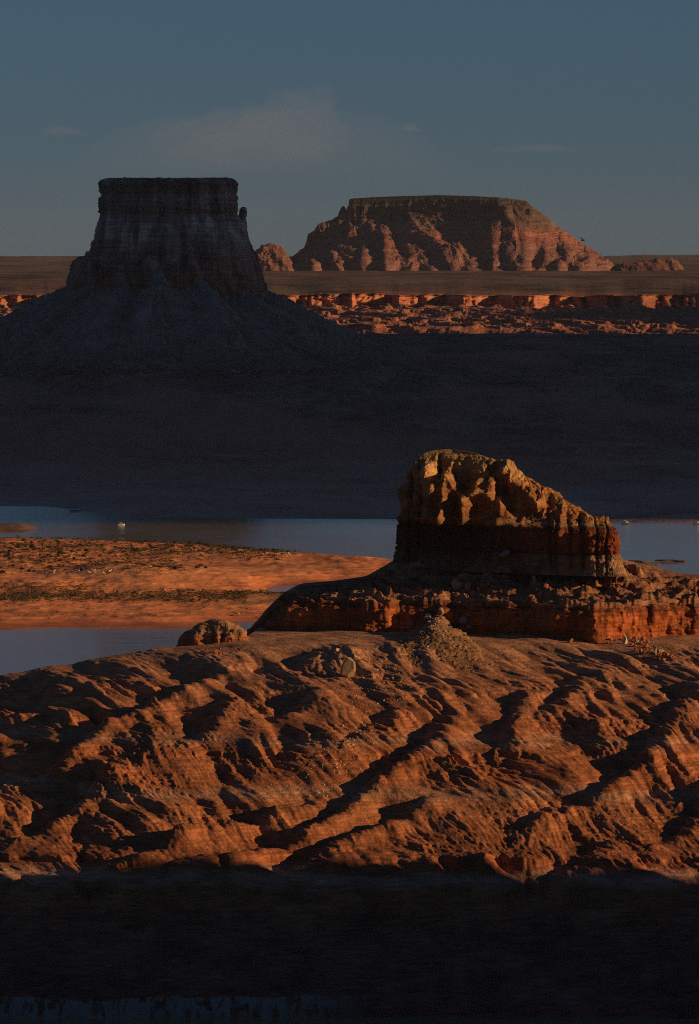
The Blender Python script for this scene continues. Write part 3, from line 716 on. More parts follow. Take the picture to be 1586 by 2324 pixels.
# ------------------------------------------------------------------ far mesa, its side dome and a low butte
def build_mesa():
    us = np.linspace(640, 1420, 900)
    D0 = 22600.0
    sky_v = tab(us, [(640, 600), (652, 588), (668, 578), (680, 568), (690, 562), (695, 549), (699, 530), (712, 524), (722, 508), (735, 503), (752, 499), (766, 490), (771, 477), (777, 467), (783, 470), (789, 482), (791, 484), (792, 453), (800, 450), (850, 447), (900, 445), (1000, 442.5), (1080, 445), (1150, 449), (1195, 456), (1205, 468), (1222, 484), (1250, 507), (1270, 516), (1285, 527), (1310, 545), (1340, 562), (1370, 585), (1385, 602), (1400, 618), (1420, 624)])
    sky_v = sky_v + 1.6 * noise(us / 7.0, 2.2) * (1 - gauss(us, 990, 190)) + .4 * noise(us / 3.0, 1.0)
    cap = ((us > 791.5) & (us < 1200)).astype(float)
    slope_v = tab(us, [(640, 622), (792, 500), (830, 508), (900, 500), (980, 480), (1100, 478), (1200, 478), (1300, 560), (1420, 624)])
    slope_v = np.maximum(slope_v + 5 * noise(us / 30., 5), sky_v + 6)
    wide = sstep(640, 720, us) * (1 - sstep(1330, 1420, us))
    foot_d = D0 - 120 - 330 * wide + 60 * noise(us / 45., 7)
    foot_v = tab(us, [(640, 622), (720, 616), (900, 612), (1050, 610), (1200, 616), (1340, 618), (1420, 624)]) + 4
    dome_v = foot_v - (10 + 22 * (.5 + .5 * noise(us / 24., 3.0))) * wide
    mid_v = (dome_v + slope_v) / 2
    turn = .45 * tab(us, [(640, 120), (792, 240), (960, 60), (1130, -220), (1200, -170), (1400, 150), (1420, 170)])
    foot_d = foot_d + .5 * turn; D0 = D0 + turn
    ctrl = [(foot_d - 10, Z_of(foot_v, foot_d) - 8), (foot_d, Z_of(foot_v, foot_d)), (foot_d + 40 * wide + 6, Z_of(dome_v, foot_d + 40)), (D0 - 150 * wide - 40, Z_of(mid_v, D0 - 150)), (D0 - 30, Z_of(slope_v, D0 - 30)), (D0 - 8, Z_of(slope_v - .8 * (slope_v - sky_v), D0 - 8)), (D0 + 4, Z_of(sky_v, D0)), (D0 + 40 + 330 * cap, Z_of(sky_v, D0) - 3), (D0 + 330 + 200 * cap, col(180, us))]
    P = profile_sheet(us, ctrl, [4, 50, 90, 80, 60, 12, 10, 20])
    N = normals(P); x, y, z = P[..., 0], P[..., 1], P[..., 2]
    rows = np.arange(len(P))[:, None] * np.ones((1, len(us)))
    body = sstep(4, 40, rows) * (1 - sstep(262, 292, rows))
    capw = sstep(222, 230, rows) * (1 - sstep(286, 292, rows))
    fo = 1 - sstep(90, 190, rows)                       # rounded domes along the foot
    d = body * (1 - .75 * capw) * (30 * ridged((x + .55 * z + 60 * fbm(x / 200, z / 150, 3, 2)) / 300, z / 600, y / 900, 4, .45) - 16)
    d += body * fo * (22 * np.abs(noise((x + 30 * noise(x / 60, z / 60)) / 95, z / 150, y / 300)) - 9)
    d += body * (4.5 * fbm(x / 50, z / 40, y / 60, 5, .6)) + body * capw * 7 * ridged(x / 60, z / 200, 2, 3)
    d += body * (4.0 * noise(z / 16, x / 400, 4) + 3.0 * noise(z / 7, x / 200, 9))
    P = P + N * d[..., None]
    m = rock_mat('mesa_stone', [(0, (.215, .105, .08)), (.3, (.205, .10, .076)), (.44, (.26, .10, .07)), (.55, (.22, .095, .068)), (.63, (.20, .125, .09)), (.72, (.12, .075, .056)), (.86, (.09, .065, .05)), (1, (.075, .06, .048))], 190, 480, warp=(.004, 18), mott=(.012, .7, 1.3), lam=(.08, .5, 1.4, (.03, .03, 1)), bump=((.03, 8.0), (.12, 3.0)))
    o = grid_obj('mesa', P, m)
    tag(o, 'broad flat-capped reddish mesa with a spire on its left shoulder on the horizon', 'mesa')
    # the side dome
    Dd = 21900
    rows = [(624, 566, 668, 60, 60), (612, 570, 664, 58, 58), (598, 576, 660, 55, 55), (584, 575, 654, 50, 50), (572, 577, 650, 42, 44), (566, 584, 648, 36, 38), (560, 592, 640, 28, 30), (555, 602, 626, 18, 20), (552.5, 609, 618, 8, 8)]
    P, n = stack(rows, Dd, None, nth=260, rows_per_px=2, p=.85, minr=120)
    N = normals(P, True); x, y, z = P[..., 0], P[..., 1], P[..., 2]
    d = 9 * fbm(x / 40, y / 40, z / 40, 4) + 2.5 * noise(z / 9, x / 200, 2)
    P = P + N * (d * np.minimum(1, np.linspace(40, 0, len(P)) / 10)[:, None])[..., None]
    tag(grid_obj('rock_dome', P, m, wrap=True), 'rounded red rock dome just left of the wide mesa', 'rock dome')
    Dd = 21000
    rows = [(614, 1384, 1552, 46, 40), (604, 1392, 1547, 42, 36), (599, 1402, 1544, 36, 34), (596, 1440, 1541, 30, 30), (590, 1476, 1537, 26, 26), (586, 1486, 1528, 18, 18), (584.5, 1496, 1518, 8, 8)]
    P, n = stack(rows, Dd, None, nth=200, rows_per_px=2, p=.8, minr=70)
    N = normals(P, True); x, y, z = P[..., 0], P[..., 1], P[..., 2]
    d = 7 * fbm(x / 35, y / 35, z / 35, 4)
    P = P + N * (d * np.minimum(1, np.linspace(40, 0, len(P)) / 8)[:, None])[..., None]
    m = rock_mat('low_butte_stone', [(0, (.18, .08, .055)), (1, (.13, .075, .055))], 190, 250, mott=(.02, .7, 1.3), bump=((.05, 4.0),))
    tag(grid_obj('low_butte', P, m, wrap=True), 'long low dark butte on the far plain right of the wide mesa', 'butte')
build_mesa()

# ------------------------------------------------------------------ plateau under the camera: its right arm shades the lower slope
def build_rim():
    xs = np.linspace(-900, 2600, 440); ys = np.linspace(-1500, 2000, 300)
    X, Y = np.meshgrid(xs, ys)
    wob = 28 * fbm(X / 160, Y / 160, 2, 4)
    d1 = 2 - Y + 4 * noise(X / 60, 1.0)
    d2 = np.minimum(X - 470 + wob, 1728 - Y + .6 * wob + 26 * noise(X / 46, 7.0) + 12 * noise(X / 19, 9.0))
    z = 243 * np.maximum(sstep(-70, 0, d1), sstep(-45, 4, d2)) - 4 + 2 * fbm(X / 60, Y / 60, 5, 3) * 0
    P = np.stack([X, Y, z], -1)
    tag(grid_obj('plateau', P, M['slick']), kind='structure')
build_rim()

# ------------------------------------------------------------------ cloud bank shading the tower and the dark plain, and small added shade patches
def shade_cloud(name, gx0, gx1, gy0, gy1, z0=2600.0, th=260.0, cell=90.0, lob=160.0):
    """a lumpy closed cloud, out of view, shaped to shade the ground patch gx0..gx1, gy0..gy1"""
    k = z0 / math.tan(R(SUN_EL))
    dx, dy = k * math.sin(R(SUN_AZ)), k * math.cos(R(SUN_AZ))
    xs = np.arange(gx0 + dx, gx1 + dx + 1, cell); ys = np.arange(gy0 + dy, gy1 + dy + 1, cell)
    X, Y = np.meshgrid(xs, ys)
    ex = np.minimum(X - xs[0], xs[-1] - X); ey = np.minimum(Y - ys[0], ys[-1] - Y)
    e = np.minimum(ex, ey)
    t = np.sqrt(np.clip(e / (lob * 2), 0, 1))
    lump = 1 + .5 * fbm(X / 700, Y / 700, 1, 4)
    top = z0 + th * t * lump; bot = z0 - 0.25 * th * t * lump
    wx = lob * fbm(X / 900, Y / 900, 3, 3); wy = .5 * lob * fbm(X / 700, Y / 700, 8, 3)
    nr, nc = X.shape
    Vt = np.stack([X + wx, Y + wy, top], -1).reshape(-1, 3); Vb = np.stack([X + wx, Y + wy, bot - 1], -1).reshape(-1, 3)
    F = grid_faces(nr, nc); n = nr * nc
    return np.concatenate([Vt, Vb]), np.concatenate([F, F[:, ::-1] + n])
m_cl, nt_, b_ = new_mat('shade_cloud_mat')
b_.inputs['Base Color'].default_value = (.8, .8, .8, 1); b_.inputs['Roughness'].default_value = 1
SHADE_CLOUDS = [shade_cloud('cloud', -3800, 3600, 5322, 11650, lob=60.0), shade_cloud('cloud', 190, 640, 12900, 14500, th=90.0, cell=40.0, lob=70.0), shade_cloud('cloud', 340, 540, 14300, 15050, th=70.0, cell=30.0, lob=50.0)]  # small patches are added out of view to darken badlands and far cliffs
for V_, F_ in SHADE_CLOUDS:
    tag(link('cloud', mesh_arrays('cloud', V_, F_), m_cl), kind='structure')  # out of view, only to shade the ground; the small ones are added

# ------------------------------------------------------------------ air
def build_haze():
    m = bpy.data.materials.new('air'); m.use_nodes = True
    nt = m.node_tree; nt.nodes.clear()
    out = node(nt, 'ShaderNodeOutputMaterial'); vol = node(nt, 'ShaderNodeVolumePrincipled')
    vol.inputs['Color'].default_value = (.80, .90, .96, 1); vol.inputs['Density'].default_value = 0.0000036
    vol.inputs['Anisotropy'].default_value = 0.0
    nt.links.new(vol.outputs[0], out.inputs['Volume'])
    bm = bmesh.new()
    bmesh.ops.create_cube(bm, size=1)
    for v in bm.verts:
        v.co.x *= 33000; v.co.y = -3000 if v.co.y < 0 else 42000; v.co.z = -10 if v.co.z < 0 else 560
    me = bpy.data.meshes.new('haze'); bm.to_mesh(me); bm.free()
    o = link('haze', me, m); tag(o, kind='stuff')
build_haze()

# ------------------------------------------------------------------ loose stones
def grid_uv(P):
    x, y, z = P[..., 0].ravel(), P[..., 1].ravel(), P[..., 2].ravel()
    return np.stack([CX + x / y * FPX, V_of(z, y), y, x, z])
UV = {'slick': grid_uv(P_slick), 'shelf': grid_uv(P_shelf), 'flat': grid_uv(P_flat), 'knob': grid_uv(P_knob)}
def spot(u, v, where=('slick', 'shelf')):
    """the nearest ground point that the picture shows at column u, row v"""
    best = None
    for k in where:
        g = UV[k]
        m = (np.abs(g[0] - u) < 2.0) & (np.abs(g[1] - v) < 1.6)
        if m.any():
            i = np.flatnonzero(m)[np.argmin(g[2][m])]
            if best is None or g[2][i] < best[1]: best = (g[3][i], g[2][i], g[4][i])
    if best is None and 'shelf' in where and 900 < u < 1420:
        g = UV['shelf']      # at the foot of the knob: the shelf just in front of its cliff
        kn = UV['knob']
        m = (np.abs(kn[0] - u) < 4) & (np.abs(kn[1] - v) < 6)
        Dk = (kn[2][m].min() if m.any() else 2290.0) - 3.5
        m = (np.abs(g[0] - u) < 4) & (np.abs(g[2] - Dk) < 6)
        return (X_of(u, Dk), Dk, float(max(g[4][m].max() if m.any() else 0.0, Z_of(v, Dk))))
    if best is None:
        D = 2235.0
        best = (X_of(u, D), D, float(Z_of(v, D)))
    return best
def stone_co(seed, sub=4, cuts=11, rough=.05):
    """unit stone: a ball cut by random planes, then weathered"""
    rs = np.random.RandomState(seed)
    bm = bmesh.new(); bmesh.ops.create_icosphere(bm, subdivisions=sub, radius=1.0)
    co = np.array([v.co[:] for v in bm.verts]); F = np.array([[v.index for v in f.verts] for f in bm.faces]); bm.free()
    for _ in range(cuts):
        n = rs.normal(size=3); n /= np.linalg.norm(n)
        d = rs.uniform(.45, .85)
        h = co @ n - d
        co = co - np.where(h > 0, h, 0)[:, None] * n
    if rough:
        o = rs.uniform(0, 50)
        co = co * (1 + rough * fbm(co[:, 0] * 2.2 + o, co[:, 1] * 2.2, co[:, 2] * 2.2, 3))[:, None]
    lo, hi = co.min(0), co.max(0)
    return (co - (lo + hi) / 2) / (hi - lo), F            # unit box
M['tan_stone'] = rock_mat('tan_stone', [(0, (.30, .19, .09)), (1, (.36, .25, .13))], -2, 3, warp=(.5, 1), mott=(.8, .7, 1.25), lam=None, bump=((1.5, .15), (5, .05)), coords='object')
M['red_stone'] = rock_mat('red_stone', [(0, (.32, .10, .034)), (1, (.38, .14, .05))], -2, 3, warp=(.5, 1), mott=(.8, .7, 1.25), lam=None, bump=((1.5, .15), (5, .05)), coords='object')
M['fan_stone'] = rock_mat('fan_stone', [(0, (.24, .14, .065)), (1, (.32, .20, .10))], 84, 112, mott=(.4, .6, 1.3), lam=None, bump=((1.5, .15),))
M['pale_stone'] = rock_mat('pale_stone', [(0, (.50, .38, .23)), (1, (.56, .45, .29))], -2, 3, warp=(.5, 1), mott=(.8, .8, 1.15), lam=None, bump=((1.5, .1), (5, .04)), coords='object')
M['grey_stone'] = rock_mat('grey_stone', [(0, (.24, .21, .18)), (1, (.30, .27, .23))], -2, 3, warp=(.5, 1), mott=(.8, .7, 1.2), lam=None, bump=((1.5, .15), (5, .05)), coords='object')
def boulder(u, v, w, h, m, label, depth=None, tilt=0.0, seed=None, where=('slick', 'shelf'), group=None, taper=0.0):
    x, y, z = spot(u, v, where)
    k = y / FPX
    seed = seed if seed is not None else int(u * 7 + v)
    co, F = stone_co(seed)
    if taper: co[:, :2] *= (1 - taper * (co[:, 2:3] + .5))
    sx, sz = w * k, h * k
    sy = (depth if depth else max(.75 * w, .6 * h)) * k
    co = co * np.array([sx, sy, sz * 1.15])
    if tilt:
        c, s_ = math.cos(tilt), math.sin(tilt)
        co = co @ np.array([[c, 0, -s_], [0, 1, 0], [s_, 0, c]])
    co[:, 2] -= co[:, 2].min()
    o = link('boulder', mesh_arrays('boulder', co, F), M[m])
    o.location = (x, y + sy * .25, z - sz * .14)
    tag(o, label, 'boulder', group)
    return o
BOULDERS = [
    (790, 1537, 39, 47, 'tan_stone', 'largest tan boulder standing upright on the slickrock with long shadow', None, .12, 5, .25),
    (974, 1405, 20, 15, 'pale_stone', 'rounded pale boulder at the top of the gravel fan', None, 0, 6, 0),
    (1003, 1397, 16, 19, 'tan_stone', 'tan boulder beside the rounded pale one at the top of gravel fan', None, 0, 7, 0),
    (1054, 1416, 22, 18, 'grey_stone', 'upper grey boulder of the shaded clump right of the gravel fan', None, .3, 8, 0),
    (1066, 1428, 15, 15, 'grey_stone', 'lower grey boulder of the shaded clump right of the gravel fan', None, -.2, 9, 0),
    (1044, 1424, 14, 11, 'grey_stone', 'small grey boulder at the left of the shaded clump by gravel fan', None, 0, 10, 0),
    (837, 1502, 5, 13, 'tan_stone', 'thin upright tan stone right of the largest boulder', None, .1, 11, 0),
    (765, 1478, 12, 9, 'pale_stone', 'small pale block above the largest upright boulder', None, .3, 12, 0),
    (806, 1490, 9, 6, 'pale_stone', 'flat pale stone just behind the largest upright boulder', None, .2, 13, 0),
    (1213, 1320, 12, 17, 'pale_stone', 'bright pale wedge boulder on the shelf below the knob', None, -.1, 14, .5),
    (1038, 1338, 30, 24, 'tan_stone', 'wide blocky tan boulder on the shelf left of red boulders', None, -.1, 15, 0),
    (1060, 1341, 12, 20, 'tan_stone', 'tall narrow tan block leaning on the wide blocky boulder', None, .15, 16, 0),
    (1074, 1331, 15, 9, 'red_stone', 'long flat red boulder right of the tan blocks on the shelf', None, .2, 17, 0),
    (1092, 1331, 11, 8, 'red_stone', 'small red boulder farthest right of the red group on shelf', None, 0, 18, 0),
    (1090, 1342, 12, 12, 'red_stone', 'round red boulder in front of the red group on shelf', None, 0, 19, 0),
    (1120, 1334, 7, 8, 'red_stone', 'lone small red stone on dark shelf between tan blocks and pale wedge', None, 0, 20, 0),
    (1150, 1280, 31, 14, 'red_stone', 'large tilted red slab lying at the foot of the knob cliff', None, .25, 21, 0),
    (1146, 1264, 28, 12, 'grey_stone', 'grey slab leaning on the cliff above the tilted red slab', None, -.35, 22, 0),
    (1125, 1292, 11, 12, 'red_stone', 'orange block left of the tilted red slab', None, .2, 23, 0),
    (1226, 1334, 15, 9, 'tan_stone', 'flat tan block below the bright pale wedge boulder', None, -.25, 24, 0),
    (1238, 1333, 12, 10, 'red_stone', 'red block touching the flat tan block below pale wedge', None, .1, 25, 0),
    (1243, 1322, 6, 9, 'red_stone', 'small upright red stone right of the bright pale wedge', None, 0, 26, 0),
    (1355, 1286, 25, 17, 'tan_stone', 'big angular boulder at the sunny right foot of the knob', None, .1, 27, .2),
    (1378, 1287, 15, 12, 'pale_stone', 'smaller pale boulder right of the big one at the knob foot', None, -.2, 28, 0),
    (1396, 1287, 9, 8, 'tan_stone', 'rightmost small boulder at the sunny foot of the knob', None, 0, 29, 0),
    (1421, 1459, 12, 20, 'pale_stone', 'bright upright pale slab in front of the orange shelf cliff', None, -.1, 30, .3),
    (1447, 1456, 10, 7, 'pale_stone', 'small pale stone right of the bright upright slab', None, 0, 31, 0),
    (1443, 1478, 7, 11, 'red_stone', 'left of two upright red blocks below the orange cliff', None, 0, 32, 0),
    (1453, 1479, 8, 11, 'red_stone', 'right of two upright red blocks below the orange cliff', None, .1, 33, 0),
    (1499, 1481, 19, 11, 'tan_stone', 'flat rounded boulder on the slickrock below the orange cliff', None, 0, 34, 0),
    (1487, 1481, 7, 14, 'grey_stone', 'dark upright stone touching the flat rounded boulder', None, 0, 35, 0),
    (1297, 1457, 13, 10, 'red_stone', 'lone crumbled red boulder under the dark shelf cliff', None, 0, 36, 0),
    (1382, 1459, 8, 6, 'red_stone', 'low red stone at the foot of the cliff buttress', None, 0, 37, 0),
    (489, 1480, 11, 8, 'red_stone', 'broken red block below the small domed outcrop', None, .2, 38, 0),
    (545, 1476, 8, 5, 'red_stone', 'flat red stone right of the broken block below domed outcrop', None, 0, 39, 0),
]
for b_ in BOULDERS:
    boulder(*b_[:6], depth=b_[6], tilt=b_[7], seed=b_[8], taper=b_[9])

# ------------------------------------------------------------------ gravel fan against the shelf, rubble
FAN = {}
def build_fan():
    us = np.linspace(835, 1140, 260); D = np.linspace(2160, 2276, 200)[:, None] * np.ones((1, 260))
    U = us[None] * np.ones_like(D)
    base = slick_base(U, D)
    t = np.clip((2268 - D) / 100, 0, 1.2)
    uc = 992 - 6 * t + 9 * noise(D / 14, 3.3) + 5 * noise(D / 5, 1.3)
    half = 38 + 112 * t
    lat = np.clip(1 - np.sqrt((U - uc) ** 2 + 120) / half * (1 + .25 * noise(U / 40, D / 12, 6.0)), -.6, 1)
    top = 7.5 * (1 - t) ** 1.1 * (t <= 1)
    x = X_of(U, D)
    z = base + np.where(lat > 0, top * lat ** 1.1 + 1.3 * np.clip(lat * 3, 0, 1) * (1 - sstep(.6, 1.0, t)), 0) - .9 * sstep(.15, -.05, lat) - .9 * sstep(.82, .98, t) - 1.5 * sstep(.98, 1.1, t)
    z += np.where(lat > 0, .3 * fbm(x / 6, D / 9, 2, 3) + .3 * fbm(x / 1.8, D / 2.4, 5, 3), 0)
    P = np.stack([x, D, z], -1)
    m = rock_mat('gravel', [(0, (.24, .12, .055)), (1, (.30, .17, .075))], 84, 112, warp=(.1, 12), mott=(.25, .6, 1.35), lam=None, bump=((1.0, .3), (3.0, .15)))
    tag(grid_obj('gravel_fan', P, m), kind='stuff')
    k = (lat > .05) & (t < .95)
    return P[k]
FAN = build_fan()
_st = [stone_co(500 + i, sub=2, cuts=9, rough=.04) for i in range(8)]
def rubble(name, pts, smin, smax, m, flat=.75, power=2.6):
    rs = np.random.RandomState(len(pts) + 3)
    Vs, Fs, n = [], [], 0
    for p in pts:
        co, F = _st[rs.randint(8)]
        s = smin + (smax - smin) * rs.rand() ** power
        a = rs.uniform(0, 6.28); c, q = math.cos(a), math.sin(a)
        w = co * np.array([s * rs.uniform(.7, 1.3), s * rs.uniform(.7, 1.2), s * flat * rs.uniform(.6, 1.2)])
        w = w @ np.array([[c, q, 0], [-q, c, 0], [0, 0, 1]])
        w[:, 2] += s * .22
        Vs.append(w + p); Fs.append(F + n); n += len(co)
    o = link(name, mesh_arrays(name, np.concatenate(Vs), np.concatenate(Fs), False), m)
    tag(o, kind='stuff')
    return o
def pick(P, n, seed=1):
    rs = np.random.RandomState(seed)
    return P[rs.randint(0, len(P), n)]
rubble('rubble', pick(FAN, 480), .3, 1.7, M['fan_stone'], power=4)
rubble('rubble', pick(FAN, 60, 2), .4, 1.5, M['pale_stone'])
def around(key, n, fn, seed):
    g = UV[key]
    w = fn(g[0], g[1], g[2])
    idx = np.flatnonzero(w > .02)
    rs = np.random.RandomState(seed)
    pr = w[idx] / w[idx].sum()
    i = rs.choice(idx, n, p=pr)
    return np.stack([g[3][i], g[2][i], g[4][i]], -1)
def blob(u0, v0, su, sv): return lambda u, v, D: np.exp(-((u - u0) / su) ** 2 - ((v - v0) / sv) ** 2) * (D < 2300)
rubble('rubble', around('shelf', 380, lambda u, v, D: blob(1165, 1293, 36, 9)(u, v, D) + .7 * blob(1130, 1300, 22, 7)(u, v, D), 4), .4, 2.2, M['red_stone'])
rubble('rubble', around('shelf', 160, lambda u, v, D: blob(1265, 1286, 24, 4)(u, v, D) + .6 * blob(1190, 1300, 18, 8)(u, v, D) + .5 * blob(1390, 1287, 18, 4)(u, v, D), 5), .4, 1.6, M['pale_stone'])
rubble('rubble', around('shelf', 160, lambda u, v, D: blob(930, 1290, 40, 6)(u, v, D) + blob(1000, 1345, 60, 14)(u, v, D) + blob(1060, 1345, 40, 8)(u, v, D), 6), .3, 1.3, M['tan_stone'])
rubble('rubble', around('slick', 170, lambda u, v, D: blob(1460, 1468, 22, 9)(u, v, D) + blob(1510, 1490, 18, 8)(u, v, D) + .6 * blob(1430, 1452, 40, 4)(u, v, D), 7), .4, 1.9, M['red_stone'])
rubble('rubble', around('slick', 330, lambda u, v, D: blob(820, 1655, 34, 22)(u, v, D) + blob(745, 1735, 46, 26)(u, v, D) + .8 * blob(860, 1560, 50, 40)(u, v, D) + .5 * blob(700, 1790, 60, 20)(u, v, D) + blob(800, 1530, 40, 14)(u, v, D), 8), .25, .95, M['pale_stone'])
rubble('rubble', around('slick', 60, lambda u, v, D: blob(500, 1480, 30, 6)(u, v, D), 9), .3, 1.2, M['red_stone'])
rubble('rubble', around('flat', 150, lambda u, v, D: blob(235, 1297, 60, 4)(u, v, D + -5000) + .7 * blob(120, 1299, 40, 3)(u, v, D - 5000) + .8 * blob(640, 1258, 60, 3)(u, v, D - 5000) + .7 * blob(760, 1335, 60, 3)(u, v, D - 5000) + .5 * blob(620, 1392, 60, 4)(u, v, D - 5000) + .6 * blob(330, 1340, 70, 3)(u, v, D - 5000), 10), .6, 2.6, M['pale_stone'])

rubble('rubble', around('shelf', 260, lambda u, v, D: (np.abs(v - 1291) < 7) * (u > 930) * (u < 1410) * (D < 2296) * (.3 + np.clip(noise(u / 25, 1.0), 0, 1)), 12), .5, 2.8, M['tan_stone'])
rubble('rubble', around('shelf', 220, lambda u, v, D: (v > 1296) * (v < 1372) * (u > 760) * (u < 1560) * (D < 2300) * np.clip(noise(u / 22, v / 16) - .15, 0, 1), 13), .4, 2.0, M['red_stone'])

# ------------------------------------------------------------------ shrubs on the sand flat
def leaf_mat(name, c):
    m, nt, b = new_mat(name)
    tc = node(nt, 'ShaderNodeTexCoord')
    nt.links.new(mix(nt, 1.0, c, ramp(nt, noise_node(nt, tc.outputs['Object'], 2.0, 3), [(.3, .7), (.7, 1.3)]), 'MULTIPLY'), b.inputs['Base Color'])
    b.inputs['Roughness'].default_value = .9; b.inputs['Specular IOR Level'].default_value = .1
    return m
M['green_leaf'] = leaf_mat('green_leaf', (.05, .05, .022)); M['dry_leaf'] = leaf_mat('dry_leaf', (.20, .12, .05)); M['bark'] = leaf_mat('bark', (.10, .07, .045))
def bush_arrays(seed, n, leaf=.16):
    rs = np.random.RandomState(seed)
    a = rs.uniform(0, 6.28, n); r = np.sqrt(rs.rand(n)) * .5 * (1 + .25 * np.sin(3 * a + seed))
    top = .75 * np.sqrt(np.clip(1 - (r / .62) ** 2, .05, 1))
    z = top * rs.rand(n) ** .55
    c = np.stack([r * np.cos(a), r * np.sin(a), z], -1)
    d1 = rs.normal(size=(n, 3)); d1 /= np.linalg.norm(d1, axis=1)[:, None]
    d2 = np.cross(d1, rs.normal(size=(n, 3))); d2 /= np.linalg.norm(d2, axis=1)[:, None]
    s = leaf * rs.uniform(.5, 1.2, n)[:, None]
    V = np.stack([c - d1 * s, c + d2 * s * .6, c + d1 * s, c - d2 * s * .6], 1).reshape(-1, 3)
    V[:, 2] = np.maximum(V[:, 2], -.05)
    return V, np.arange(n * 4).reshape(n, 4)
def stem_arrays(seed):
    rs = np.random.RandomState(seed); Vs, Fs, n = [], [], 0
    for k in range(5):
        a = rs.uniform(0, 6.28); e = np.array([.28 * math.cos(a), .28 * math.sin(a), .5])
        for p, r_ in ((np.zeros(3) - [0, 0, .08], .03), (e, .012)):
            for j in range(4): Vs.append(p + [r_ * math.cos(j * 1.571), r_ * math.sin(j * 1.571), 0])
        for j in range(4): Fs.append([n + j, n + (j + 1) % 4, n + 4 + (j + 1) % 4, n + 4 + j])
        n += 8
    return np.array(Vs), np.array(Fs)
PROTO = []
for i in range(5):
    V_, F_ = bush_arrays(60 + i, 150); Vt, Ft = stem_arrays(70 + i)
    me = mesh_arrays('shrub', np.concatenate([V_, Vt]), np.concatenate([F_, Ft + len(V_)]), False)
    me.materials.append(M['green_leaf'] if i < 4 else M['dry_leaf']); me.materials.append(M['bark'])
    mi = np.zeros(len(F_) + len(Ft), np.int32); mi[len(F_):] = 1
    me.polygons.foreach_set('material_index', mi)
    PROTO.append(me)
def band(lo, hi, vc, sv): return lambda u, v: np.exp(-((v - vc) / sv) ** 2) * (u > lo) * (u < hi)
SPOTS = [('low dark green shrub among the scrub on the far part of the red sand flat', 'shrubs on the far part of the sand flat', 78, lambda u, v, D: band(-20, 560, 1240, 12)(u, v) + .8 * band(-20, 300, 1262, 9)(u, v) + .4 * band(500, 830, 1246, 5)(u, v)),
         ('dark green shrub beside the pale stones in the middle of the red sand flat', 'shrubs by the pale stones', 26, lambda u, v, D: band(120, 190, 1268, 5)(u, v) + band(180, 290, 1294, 4)(u, v) + .6 * band(0, 130, 1293, 7)(u, v) + .5 * band(340, 480, 1290, 5)(u, v)),
         ('dry low shrub in the scrub strip along the near part of the sand flat', 'shrubs along the near scrub strip', 46, lambda u, v, D: band(-20, 520, 1352, 10)(u, v) + .5 * band(300, 640, 1345, 5)(u, v))]
_rs = random.Random(4)
for label, grp, n, fn in SPOTS:
    for (x, y, z) in around('flat', n, fn, n):
        dry = 'dry low' in label
        o = bpy.data.objects.new('shrub', _rs.choice(PROTO[3:] if dry else PROTO[:4])); COL.objects.link(o)
        s = _rs.uniform(1.6, 3.2) if not dry else _rs.uniform(1.3, 2.4)
        if not dry and _rs.random() < .18: s *= 1.5
        o.location = (x, y, z - .1); o.scale = (s * _rs.uniform(1, 1.5), s, s * _rs.uniform(.75, 1.05)); o.rotation_euler = (0, 0, _rs.uniform(0, 6.28))
        tag(o, label, 'shrub', grp)
def scrub(name, pts, m, smin, smax, seed):
    rs = np.random.RandomState(seed); Vs, Fs, n = [], [], 0
    base = [bush_arrays(200 + i, 26, .22) for i in range(6)]
    for p in pts:
        V, F = base[rs.randint(6)]; s = rs.uniform(smin, smax)
        a = rs.uniform(0, 6.28); c, q = math.cos(a), math.sin(a)
        Vs.append((V * [s * 1.3, s * 1.3, s * .7]) @ np.array([[c, q, 0], [-q, c, 0], [0, 0, 1]]) + p); Fs.append(F + n); n += len(V)
    tag(link(name, mesh_arrays(name, np.concatenate(Vs), np.concatenate(Fs), False), m), kind='stuff')
far_ = lambda u, v, D: (band(-60, 640, 1245, 20)(u, v) + .6 * band(-60, 420, 1280, 16)(u, v) + .5 * band(500, 860, 1248, 5)(u, v)) * (.3 + np.clip(noise(u / 30, D / 60), 0, 1))
near_ = lambda u, v, D: (1.4 * band(-60, 560, 1352, 9)(u, v) + .5 * band(-60, 200, 1335, 12)(u, v) + .5 * band(400, 700, 1344, 4)(u, v) + .06 * band(-60, 600, 1390, 20)(u, v)) * (.3 + np.clip(noise(u / 30, D / 40), 0, 1))
scrub('scrub', around('flat', 1900, far_, 31), M['green_leaf'], .9, 2.7, 1)
scrub('scrub', around('flat', 1700, far_, 32), M['dry_leaf'], .8, 2.2, 2)
scrub('scrub', around('flat', 1500, near_, 33), M['green_leaf'], .7, 2.0, 3)
scrub('scrub', around('flat', 2600, near_, 34), M['dry_leaf'], .7, 1.9, 4)

# ------------------------------------------------------------------ rock islets in the lake
def islet(u0, u1, v, hpx, label, seed):
    D = EYE / float(S_of(v)); k = D / FPX
    co, F = stone_co(seed, sub=4, cuts=8, rough=.25)
    w = (u1 - u0) * k
    co = co * [w, max(w * .35, 6), hpx * k * 2.2]
    o = link('rock_islet', mesh_arrays('rock_islet', co, F), M['islet'])
    o.location = (X_of((u0 + u1) / 2, D), D, 0)
    tag(o, label, 'islet', 'rock islets in the lake')
M['islet'] = rock_mat('islet_stone', [(0, (.12, .085, .07)), (1, (.2, .14, .11))], 0, 6, bump=((.5, .4),))
islet(1408, 1502, 1279, 8, 'largest dark rock islet touching the right end of the knob', 301)
islet(1475, 1545, 1277, 2.6, 'long flat rock islet joined to the largest islet', 302)
islet(1484, 1552, 1271.5, 2.6, 'thin rock islet farther out behind the long flat islet', 303)
islet(1528, 1562, 1274, 3.2, 'lone small peaked rock islet near the right edge of the lake', 304)

